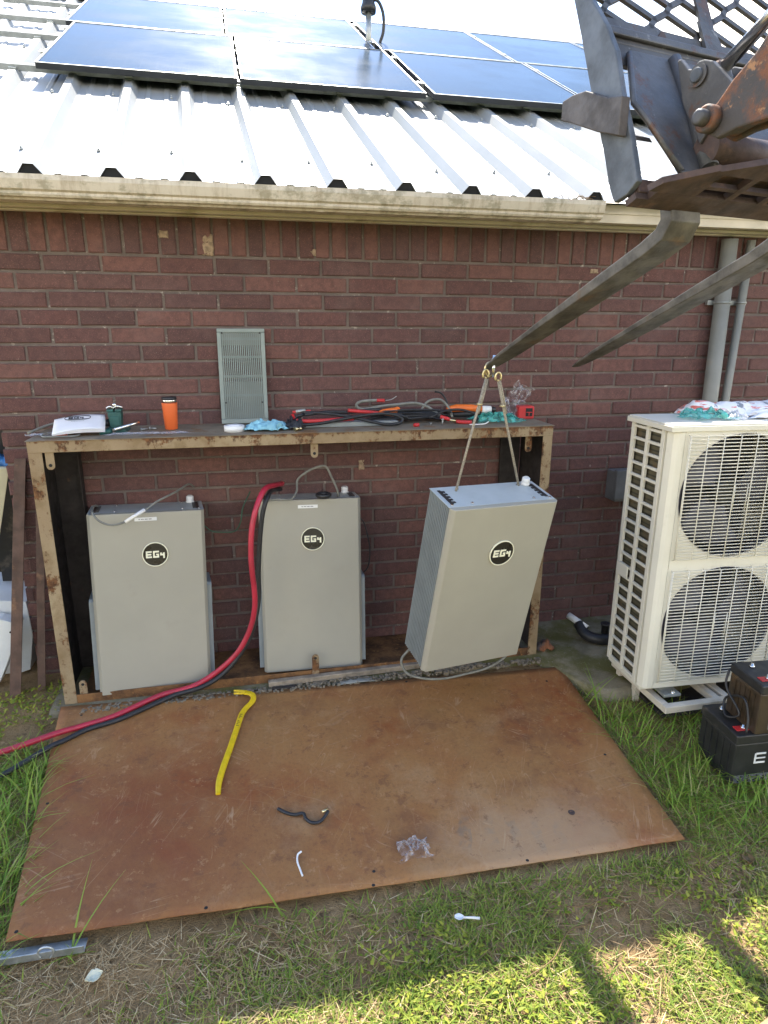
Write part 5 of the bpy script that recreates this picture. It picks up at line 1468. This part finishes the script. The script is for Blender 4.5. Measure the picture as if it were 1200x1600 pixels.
pl = thing('steel_plate', 'large rusty orange brown steel sheet lying on the ground before the frame', 'steel sheet', c00)
MB().grid([[plate_pt(i / 60, j / 30) - c00 for j in range(31)] for i in range(61)]).build('sheet', MAT['rust_plate'], pl, solid=0.0035)
for (x, y) in ((0.052, -1.530), (0.618, -1.555), (1.165, -1.575), (1.177, -1.522), (1.720, -1.580), (0.012, -0.995), (0.032, -0.480), (1.55, -0.50), (2.25, -0.62), (2.27, -1.15)):
    z = on_plate(x, y)
    MB().lathe([(0.0062, 0.0), (0.0056, 0.0006), (0.0045, 0.0007)], Vector((x, y, z)) - c00, 14).build('hole_disc', MAT['dark_fill'], pl)  # flat dark disc in place of a shaded hole through the sheet

# pry bar
t_ = thing('pry_bar', 'yellow pry bar with hooked forked end lying on the rust plate', 'pry bar', (0.70, -0.85, on_plate(0.70, -0.85)))
o_ = Vector(t_.location)


def opt(x, y, dz):
    return Vector((x, y, on_plate(x, y) + dz)) - o_


shaft = catmull([opt(0.647, -1.075, 0.006), opt(0.650, -1.015, 0.010), opt(0.668, -0.930, 0.012), opt(0.696, -0.820, 0.012), opt(0.724, -0.700, 0.012), opt(0.744, -0.620, 0.012), opt(0.765, -0.580, 0.014), opt(0.792, -0.548, 0.018), opt(0.800, -0.520, 0.022), opt(0.790, -0.497, 0.026), opt(0.760, -0.487, 0.030)], 6)
vs = []
n = len(shaft)
for i, p in enumerate(shaft):
    t1 = (shaft[min(n - 1, i + 1)] - shaft[max(0, i - 1)]).normalized()
    sd_ = t1.cross(Vector((0, 0, 1))).normalized()
    e = i / (n - 1)
    w = 0.0125 - 0.003 * max(0, 0.12 - e) / 0.12 + 0.004 * max(0, e - 0.85) / 0.15
    h = 0.0062 if 0.1 < e < 0.9 else 0.0045
    for (a, b_) in ((-1, -0.5), (-0.6, -1), (0.6, -1), (1, -0.5), (1, 0.5), (0.6, 1), (-0.6, 1), (-1, 0.5)):
        vs.append(p + sd_ * w * a + Vector((0, 0, 1)) * h * b_)
fs = [(8 * i + k, 8 * i + (k + 1) % 8, 8 * i + 8 + (k + 1) % 8, 8 * i + 8 + k) for i in range(n - 1) for k in range(8)]
fs += [tuple(range(8)), tuple(8 * (n - 1) + k for k in range(8))]
MB().add(vs, fs).build('shaft', MAT['yellow'], t_)
e0 = shaft[-1]
for s_ in (-1, 1):
    MB().tube([e0 + Vector((0.006, 0.006 * s_, 0)), e0 + Vector((-0.022, 0.010 * s_, 0.004)), e0 + Vector((-0.050, 0.0135 * s_, 0.008))], [0.0065, 0.0065, 0.0045], 8).build('claw', MAT['yellow'], t_)
d = MB()
for q in range(9):
    f_ = 0.40 + q * 0.011
    i = int(f_ * (n - 1)); fr2 = f_ * (n - 1) - i
    p = shaft[i].lerp(shaft[i + 1], fr2)
    t1 = (shaft[i + 1] - shaft[i]).normalized(); sd_ = t1.cross(Vector((0, 0, 1))).normalized()
    if q in (4,):
        continue
    a, b_ = -0.006, 0.006 - 0.004 * (q % 2)
    zt = Vector((0, 0, 0.0066))
    c_ = [p + sd_ * a - t1 * 0.0018 + zt, p + sd_ * b_ - t1 * 0.0018 + zt, p + sd_ * b_ + t1 * 0.0018 + zt, p + sd_ * a + t1 * 0.0018 + zt]
    d.add(c_, [(0, 1, 2, 3)])
d.build('print', MAT['ink'], t_)

t_ = thing('black_zip_cord', 'short twisted black cord with bare end in the middle of the rust plate', 'cord', (0.96, -1.25, on_plate(0.96, -1.25)))
o_ = Vector(t_.location)
tube_obj('cord', [opt(0.869, -1.199, 0.012), opt(0.900, -1.220, 0.007), opt(0.930, -1.236, 0.008), opt(0.962, -1.240, 0.012), opt(0.970, -1.262, 0.007), opt(0.990, -1.284, 0.007), opt(1.018, -1.287, 0.008), opt(1.042, -1.268, 0.012), opt(1.056, -1.250, 0.016)], 0.0062, MAT['black_rubber'], t_)
MB().cyl(opt(1.032, -1.252, 0.016), opt(1.055, -1.243, 0.018), 0.006, 8).build('bare_end', MAT['brass'], t_)
tag(tube_obj('cable_tie', [(0.940, -1.408, on_plate(0.94, -1.408) + 0.012), (0.926, -1.415, on_plate(0.926, -1.415) + 0.008), (0.922, -1.440, on_plate(0.92, -1.44) + 0.005), (0.928, -1.470, on_plate(0.928, -1.47) + 0.004), (0.934, -1.500, on_plate(0.934, -1.50) + 0.005)], 0.0034, MAT['white_plastic']), 'white plastic cable tie with curled end on the rust plate', 'cable tie')
z = on_plate(1.335, -1.47)
tag(MB().grid(crumple(1.335, -1.472, z + 0.003, 0.105, 0.085, 0.040, 91.0, 18, 16, 0.012)).build('plastic_scrap', MAT['film']), 'crumpled scrap of clear plastic on the rust plate', 'plastic film')
z = on_plate(1.977, -1.413)
tag(MB().lathe([(0.013, 0), (0.013, 0.002), (0.0075, 0.002), (0.0075, 0.0006)], (1.977, -1.413, z), 20).build('washer', MAT['fork_dark']), 'loose rusty washer near the right end of the rust plate', 'washer')
t_ = thing('plastic_spoon', 'white plastic spoon lying on the grass in front of the rust plate', 'spoon', (1.435, -1.742, gzn(1.435, -1.742) + 0.028), (0, 0, -0.25))
MB().tube([(-0.008, 0, 0.004), (0.02, 0, 0.005), (0.045, 0, 0.003)], [0.0035, 0.004, 0.0045], 8).build('handle', MAT['white_plastic'], t_)
MB().grid([[(-0.036 + 0.030 * i / 8, 0.0125 * math.sin(math.pi * (0.12 + 0.8 * i / 8)) * (j / 4 - 1), 0.004 + 0.004 * (j / 4 - 1) ** 2) for j in range(9)] for i in range(9)]).build('bowl', MAT['white_plastic'], t_, solid=0.0012)

# bar of old tube and rubble along the front of the frame
t_ = thing('steel_tube', 'weathered square steel tube lying along the foot of the rusty frame', 'steel tube', (0.875, -0.405, 0.030), (0, 0, 0.035))
MB().box(0, 0.80, -0.016, 0.016, -0.014, 0.014).build('tube', MAT['tan_bar'], t_, bevel=0.003)
MB().box(-0.0015, -0.0003, -0.013, 0.013, -0.011, 0.011).build('dark_bore_cap', MAT['dark_fill'], t_)  # dark cap painted for the shade inside the tube
tag(MB().box(0.89, 1.01, -0.448, -0.430, 0.012, 0.026).build('flat_bar', MAT['dark_steel'], bevel=0.002), 'short dark flat bar under the left end of the steel tube', 'metal bar')
m = MB()
for i in range(900):
    x = random.uniform(0.02, 2.30)
    y = -0.418 - random.random() ** 1.5 * 0.05
    if x > 1.9 and random.random() < 0.4:
        x = random.uniform(1.9, 2.3)
    r_ = random.uniform(0.002, 0.0085) * (1.6 if random.random() < 0.08 else 1)
    vs = [Vector((random.gauss(0, 1), random.gauss(0, 1), random.gauss(0, 1))).normalized() * r_ * random.uniform(0.6, 1) for _ in range(8)]
    bx = [(-1, -1, -1), (1, -1, -1), (1, 1, -1), (-1, 1, -1), (-1, -1, 1), (1, -1, 1), (1, 1, 1), (-1, 1, 1)]
    q = [(x + b_[0] * r_ * random.uniform(0.5, 1), y + b_[1] * r_ * random.uniform(0.5, 1), 0.017 + b_[2] * r_ * 0.9 * random.uniform(0.5, 1)) for b_ in bx]
    m.add(q, [(0, 3, 2, 1), (4, 5, 6, 7), (0, 1, 5, 4), (1, 2, 6, 5), (2, 3, 7, 6), (3, 0, 4, 7)])
stuff(m.build('concrete_rubble', MAT['rubble']))
tag(MB().grid(crumple(2.37, -0.33, 0.022, 0.10, 0.07, 0.035, 102.0, 14, 12, 0.02)).build('rust_flake', MAT['rust_arm'], solid=0.003), 'curled orange rust flake at the foot of the right frame post', 'rust flake')
tag(MB().grid(crumple(1.30, -0.455, 0.018, 0.16, 0.03, 0.008, 112.0, 14, 8, 0.004)).build('grey_putty', MAT['conduit'], solid=0.002), 'grey smear of cement in front of the steel tube', 'cement')

# long angle under the front left corner of the plate, with its ring
t_ = thing('steel_angle', 'pale steel angle sticking out from under the plate front corner', 'steel angle', (-0.30, -1.60, gz(-0.3, -1.60) + 0.002), (0, 0, -0.02))
MB().box(0, 0.56, 0, 0.004, 0, 0.026).box(0, 0.56, 0.0042, 0.05, 0, 0.004).build('bar', MAT['galv'], t_, bevel=0.001)
tag(MB().tube([(0.155 + 0.022 * math.cos(a), -1.612, gz(0, -1.6) + 0.028 + 0.022 * math.sin(a)) for a in np.linspace(-1.2, 4.0, 24)], 0.0035, 8).build('wire_ring', MAT['galv']), 'open metal ring beside the pale steel angle', 'ring')
MBs = MB()
sv = []
P = []
for i in range(13):
    row = []
    for j in range(17):
        th, ph = math.pi * i / 12, 2 * math.pi * j / 16
        r_ = 1 + 0.18 * fbm(math.sin(th) * math.cos(ph), math.sin(th) * math.sin(ph), 1.3, math.cos(th) * 2)
        row.append((2.185 + 0.12 * r_ * math.sin(th) * math.cos(ph), -2.285 + 0.09 * r_ * math.sin(th) * math.sin(ph), -0.165 + 0.045 * r_ * math.cos(th)))
    P.append(row)
tag(MB().grid(P).build('stone', MAT['stone']), 'tan stone in the sunny grass at the bottom right corner', 'stone')

# ================================================================== CLUTTER BEHIND THE HOUSE CORNER
for (p0, p1, w_, lab) in (((-0.350, -0.205, gz(0, -0.2) - 0.01), (-0.228, -0.012, 1.12), 0.05, 'taller brown angle iron leaning against the house corner'),
                          ((-0.235, -0.165, -0.01), (-0.135, -0.02, 1.13), 0.036, 'thinner brown angle iron between the house corner and the rusty frame')):
    a, b_ = Vector(p0), Vector(p1)
    t_ = thing('angle_iron', lab, 'angle iron', a, (0, 0, 0), 'brown angle irons leaning by the corner')
    d = b_ - a
    u = Vector((1, 0, 0)); v = d.cross(u).normalized()
    if v.y > 0:
        v = -v
    def leg_(o1, o2, o3, o4):
        q = [u * o1 + v * o2, u * o3 + v * o2, u * o3 + v * o4, u * o1 + v * o4]
        return q + [x + d for x in q]
    F6 = [(0, 3, 2, 1), (4, 5, 6, 7), (0, 1, 5, 4), (1, 2, 6, 5), (2, 3, 7, 6), (3, 0, 4, 7)]
    MB().add(leg_(0, 0, w_, 0.006), F6).add(leg_(0, -w_ * 0.9, 0.006, -0.0003), F6).build('bar', MAT['brown_angle'], t_, bevel=0.001)
def lean(name, lab, cat, p0, p1, w_, d_, mat, lip=0.0):
    a, b_ = Vector(p0), Vector(p1)
    d = b_ - a
    u = Vector((1, 0.25, 0)).normalized(); v = d.cross(u).normalized()
    q = lambda s, t2: u * s + v * t2
    m_ = MB()
    q0 = q
    q = lambda s, t2: a + q0(s, t2)
    prof_ = [q(0, 0), q(w_, 0), q(w_, d_), q(w_ * 0.55, d_ * 1.5), q(0, d_)]
    n_ = len(prof_)
    m_.add(prof_ + [x + d for x in prof_], [tuple(range(n_)), tuple(range(2 * n_ - 1, n_ - 1, -1))] + [(i, i + n_, (i + 1) % n_ + n_, (i + 1) % n_) for i in range(n_)])
    o = m_.build(name, mat, None, bevel=0.002)
    for vtx in o.data.vertices:
        vtx.co -= Vector((0, 0, 0))
    tag(o, lab, cat)


lean('trim_length', 'cream length of trim leaning behind the house corner', 'trim', (-0.74, 0.21, -0.02), (-0.405, 0.04, 1.06), 0.125, 0.02, MAT['cream_sheet'])
lean('black_board', 'black board leaning behind the house corner, next to the cream trim', 'board', (-0.48, 0.30, -0.02), (-0.44, 0.22, 1.30), 0.135, 0.02, MAT['black_plastic'])
lean('black_board', 'second black board leaning furthest behind the house corner', 'board', (-0.62, 0.55, -0.02), (-0.52, 0.40, 1.12), 0.20, 0.02, MAT['dark_steel'])
for (pl_, y0, y1, lab) in (([(-0.72, 0.40), (-0.373, 0.354), (-0.293, 0.323), (-0.306, 0.273), (-0.38, 0.107), (-0.421, 0.023), (-0.72, 0.0)], -0.105, -0.030, 'white metal channel lying lowest against the house corner'),
                           ([(-0.60, 0.43), (-0.289, 0.384), (-0.281, 0.206), (-0.319, 0.012), (-0.36, 0.0), (-0.60, 0.0)], 0.02, 0.40, 'white metal channel standing behind the lower white one')):
    t_ = thing('white_channel', lab, 'sheet metal', (-0.45, y0, 0.0))
    q_ = lambda u, v, d: (u + 0.45, d - y0, v)
    MB().prism(pl_, q_, y0, y0 + 0.003).build('web', MAT['white_sheet'], t_, bevel=0.001)
    rim_ = MB()
    for a_, b_ in zip(pl_[:-1], pl_[1:]):
        na = Vector((b_[0] - a_[0], b_[1] - a_[1])).normalized() * 0.0
        rim_.add([q_(a_[0], a_[1], y0 + 0.0032), q_(b_[0], b_[1], y0 + 0.0032), q_(b_[0], b_[1], y1), q_(a_[0], a_[1], y1)], [(0, 1, 2, 3)])
    rim_.build('flange', MAT['white_sheet'], t_, solid=0.003)
    MB().cyl(q_(-0.335, 0.285, y0 - 0.0008), q_(-0.335, 0.285, y0 - 0.0002), 0.006, 10).build('hole_disc', MAT['dark_fill'], t_)  # dark disc imitates the shade of an uncut hole
tag(MB().grid(crumple(-0.36, 0.16, 1.05, 0.16, 0.10, 0.06, 131.0, 16, 14, 0.04)).build('blue_tarp', MAT['blue_tarp'], solid=0.002), 'bit of blue tarp on the boards behind the house corner', 'tarp')

# unseen tree line added behind the camera to block low sky light
m = MB()
for i in range(9000):
    a = random.uniform(-2.9, 2.9)
    rad = random.uniform(15, 20)
    h = (3.6 + 1.8 * fbm(a * 3, 1, 1.5, 3)) * random.random() ** 0.8
    p = Vector((0.8 + rad * math.sin(a) * 1.2, -3 - rad * math.cos(a * 0.55), -0.3 + h))
    if p.y > -7:
        continue
    s_ = random.uniform(0.25, 0.6)
    u = Vector((random.gauss(0, 1), random.gauss(0, 1), random.gauss(0, 0.7))).normalized() * s_
    v = Vector((random.gauss(0, 1), random.gauss(0, 1), random.gauss(0, 0.7))).normalized() * s_
    m.add([p - u, p - v * 0.6, p + u, p + v * 0.6], [(0, 1, 2, 3)])
stuff(m.build('unseen_tree_screen', MAT['tree_screen'], fix=False))

# ================================================================== GRASS, WEEDS, STRAW


def in_plate(x, y):
    return (-0.07 + (x * 0 - 0.06 * 0) + (-(y + 0.4)) * 0.085 < x) & (x < 2.37) & (y > -1.585 - 0.02 * x) & (y < -0.36)


def blades(name, mat, x, y, length, width, lean_amt, curl, rnd, zoff=None, flat=0.0, seg=3):
    n = len(x)
    az_ = RNG.uniform(0, 2 * np.pi, n)
    z = np.array([gzn(a, b_) for a, b_ in zip(x, y)]) - 0.004
    if zoff is not None:
        z = z + zoff
    dx, dy = np.cos(az_), np.sin(az_)
    V = []
    for s_ in range(seg + 1):
        f_ = s_ / seg
        out = length * (lean_amt * f_ + curl * f_ ** 2)
        up_ = length * (f_ * (1 - flat) - 0.32 * curl * f_ ** 2)
        cx_, cy_, cz_ = x + dx * out, y + dy * out, z + np.maximum(up_, -0.002 + 0.004 * f_)
        w_ = width * (1 - f_ ** 1.6) * 0.5 * (0.65 + 0.35 * min(1, f_ * 4)) if s_ < seg else width * 0.02
        px, py = -dy * w_, dx * w_
        V.append(np.stack([cx_ - px, cy_ - py, cz_], 1))
        V.append(np.stack([cx_ + px, cy_ + py, cz_], 1))
    k = 2 * (seg + 1)
    VV = np.stack(V, 1).reshape(-1, 3)
    base = (np.arange(n) * k)[:, None, None]
    q = np.array([[2 * s_, 2 * s_ + 1, 2 * s_ + 3, 2 * s_ + 2] for s_ in range(seg)])[None]
    F = (base + q).reshape(-1, 4)
    me = bpy.data.meshes.new(name)
    me.vertices.add(len(VV)); me.vertices.foreach_set('co', VV.ravel())
    me.loops.add(F.size); me.loops.foreach_set('vertex_index', F.ravel())
    me.polygons.add(len(F)); me.polygons.foreach_set('loop_start', np.arange(0, F.size, 4)); me.polygons.foreach_set('loop_total', np.full(len(F), 4))
    me.polygons.foreach_set('use_smooth', np.ones(len(F), bool))
    at = me.attributes.new('rnd', 'FLOAT', 'POINT')
    at.data.foreach_set('value', np.repeat(rnd, k).astype(np.float32))
    me.materials.append(mat)
    me.update(calc_edges=True)
    o = bpy.data.objects.new(name, me)
    COL.objects.link(o)
    return stuff(o)


def scatter(n, x0, x1, y0, y1, dens):
    x = RNG.uniform(x0, x1, n); y = RNG.uniform(y0, y1, n)
    d = np.array([dens(a, b_) for a, b_ in zip(x, y)])
    k = RNG.random(n) < d
    k &= ~in_plate(x, y)
    return x[k], y[k]


def patch(x, y, s, seed):
    return 0.5 + 0.9 * fbm(x, y, s, seed)


def sm(a, b_, v):
    t_ = min(1, max(0, (v - a) / (b_ - a)))
    return t_ * t_ * (3 - 2 * t_)


def d_lush(x, y):
    r_ = sm(2.26, 2.40, x) * (1 - sm(2.70, 2.95, x)) * sm(-1.75, -1.45, y) * (1 - sm(-0.95, -0.75, y)) * (1.0 if x > 2.34 or y < -1.55 else 0.2)
    r_ *= 0.15 + 0.85 * sm(0.36, 0.62, patch(x, y, 4, 3)) + 0.4 * sm(-0.95, -1.2, y)
    l_ = (1 - sm(-0.02, 0.06, x)) * sm(-1.95, -1.5, y) * (1 - sm(-0.80, -0.68, y)) * sm(-0.9, -0.3, x)
    return min(1, max(r_, l_))


x, y = scatter(19000, -0.9, 3.0, -1.95, -0.6, d_lush)
n = len(x)
blades('long_grass', MAT['long_grass'], x, y, RNG.uniform(0.03, 0.15, n), RNG.uniform(0.0035, 0.0085, n), RNG.uniform(0.1, 0.95, n), RNG.uniform(0.1, 1.1, n), np.clip(RNG.normal(0.50, 0.28, n), 0, 1))
# long single blades over the plate edge
x = np.array([-0.02, -0.05, -0.03, 0.01, -0.08, 0.20, 0.22, 0.24, 0.21, 2.36, 2.35, 2.37, 2.40, 0.86, 0.89, 0.91])
y = np.array([-1.02, -1.06, -1.35, -1.40, -1.2, -1.60, -1.61, -1.60, -1.62, -0.78, -0.83, -0.95, -0.88, -1.60, -1.60, -1.60])
n = len(x)
blades('tall_blades', MAT['long_grass'], x, y, RNG.uniform(0.14, 0.26, n), np.full(n, 0.008), RNG.uniform(0.3, 0.8, n), RNG.uniform(0.2, 0.9, n), RNG.uniform(0.2, 0.7, n), seg=6)


def d_lawn(x, y):
    p = patch(x, y, 2.3, 11)
    base = 0.14 + 0.86 * sm(0.40, 0.64, p)
    lft = 1 - sm(0.55, 1.15, x + 0.35 * (p - 0.5))
    base *= (1 - 0.72 * lft)
    base = max(base, 0.55 * (1 - lft) * sm(-1.80, -1.66, y))
    if y > -1.55:
        base = (0.8 if -1.75 < y and x > 2.3 and y < -1.15 else 0.25 if x > 2.3 else 0.5) * (1 if y < -0.62 else 0.0)
    if 0.24 < x < 0.50 and -1.78 < y < -1.62:
        base *= 0.3
    return base


x, y = scatter(150000, -0.9, 3.5, -2.9, -0.62, d_lawn)
n = len(x)
blades('short_grass', MAT['grass'], x, y, RNG.uniform(0.014, 0.048, n), RNG.uniform(0.003, 0.0065, n), RNG.uniform(0.3, 1.3, n), RNG.uniform(0.1, 0.8, n), np.clip(RNG.normal(0.45, 0.25, n), 0, 1))


def d_weed(x, y):
    p = patch(x, y, 2.8, 23)
    a = sm(0.42, 0.58, p) * sm(0.75, 1.25, x) * sm(-1.66, -1.78, y)
    b_ = sm(-0.72, -0.6, y) * (1 - sm(-0.14, -0.05, y)) * (1 - sm(-0.12, -0.05, x)) * sm(-0.6, -0.4, x) * sm(0.3, 0.5, patch(x, y, 5, 31)) if y > -0.75 else 0
    c_ = 0.9 * sm(0.35, 0.55, p) * sm(0.95, 1.3, x) * sm(-1.86, -1.96, y)
    return max(a * 0.8, b_, c_)


x, y = scatter(60000, -0.7, 3.5, -2.9, -0.05, d_weed)
n = len(x)
blades('leafy_weeds', MAT['clover'], x, y, RNG.uniform(0.010, 0.022, n), RNG.uniform(0.008, 0.015, n), RNG.uniform(0.5, 1.1, n), RNG.uniform(0.0, 0.5, n), np.clip(RNG.normal(0.55, 0.25, n), 0, 1), zoff=RNG.uniform(0.002, 0.030, n), flat=0.45, seg=3)


def d_straw(x, y):
    lft = 1 - sm(0.6, 1.3, x)
    d = 0.45 + 0.55 * lft
    if y > -1.55:
        d = 0.35 if y < -0.62 else 0.05 * (x < 0)
    d *= 0.5 + 0.5 * sm(0.3, 0.6, patch(x, y, 3, 17))
    if 2.35 < x < 2.8 and -1.85 < y < -1.4:
        d = max(d, 0.75)
    return d


x, y = scatter(130000, -0.9, 3.5, -2.9, -0.3, d_straw)
n = len(x)
blades('dry_straw', MAT['straw'], x, y, RNG.gamma(2.2, 0.019, n) + 0.014, RNG.uniform(0.0016, 0.0038, n), RNG.uniform(0.7, 1.1, n), RNG.uniform(-0.2, 0.3, n), np.clip(RNG.normal(0.45, 0.27, n), 0, 1), zoff=RNG.uniform(0.001, 0.020, n), flat=0.93, seg=3)
# lawn further round, out of the picture
x, y = scatter(60000, -4.5, 6.5, -6.0, 4.0, lambda a, b_: 0.9 * sm(0.3, 0.55, patch(a, b_, 1.2, 41)) if b_ < -2.8 or (a < -0.85 and b_ > -2.8) or (a > 3.5 and b_ < -1.0) else 0.0)
n = len(x)
blades('outer_lawn', MAT['grass'], x, y, RNG.uniform(0.03, 0.08, n), RNG.uniform(0.006, 0.012, n), RNG.uniform(0.2, 0.9, n), RNG.uniform(0.1, 0.7, n), np.clip(RNG.normal(0.45, 0.25, n), 0, 1))

# a few countable bits on the grass
for (x, y, a, lab) in ((0.306, -1.705, 0.4, 'pale folded dead leaf on the bare soil before the plate'), (2.51, -1.72, 1.2, 'curled tan dead leaf in the grass right of the plate')):
    z = gzn(x, y) + 0.018
    tag(MB().grid([[(x + 0.05 * math.cos(a) * (i / 8 - 0.5) - 0.022 * math.sin(a) * math.sin(math.pi * i / 8) * (j / 4 - 1), y + 0.05 * math.sin(a) * (i / 8 - 0.5) + 0.022 * math.cos(a) * math.sin(math.pi * i / 8) * (j / 4 - 1), z + 0.010 * (j / 4 - 1) ** 2 + 0.004 * fbm(i, j, 0.6, 3)) for j in range(9)] for i in range(9)]).build('dead_leaf', MAT['cream_sheet'] if x < 1 else MAT['straw'], solid=0.0006), lab, 'leaf')
for k, (x, y, a, ln, lab) in enumerate(((0.79, -1.75, 1.8, 0.24, 'long pale dry stalk curving over the straw'), (0.86, -1.70, 2.3, 0.20, 'pale dry stalk with a kink crossing the long curved one'), (1.78, -1.76, -0.25, 0.22, 'thin dark dry stalk along the front edge of the plate'), (2.30, -1.74, 1.0, 0.16, 'dry bent stalk in the grass at the right'), (1.55, -1.95, 0.3, 0.34, 'straight pale stalk lying in the sunny grass'))):
    z = gzn(x, y) + 0.02
    tag(MB().tube(catmull([(x, y, z), (x + 0.33 * ln * math.cos(a), y + 0.33 * ln * math.sin(a), z + 0.012), (x + 0.66 * ln * math.cos(a + 0.2), y + 0.66 * ln * math.sin(a + 0.2), z + 0.014), (x + ln * math.cos(a + 0.1), y + ln * math.sin(a + 0.1), z - 0.004)], 5), 0.0022, 5).build('dry_stalk', MAT['straw']), lab, 'stalk')
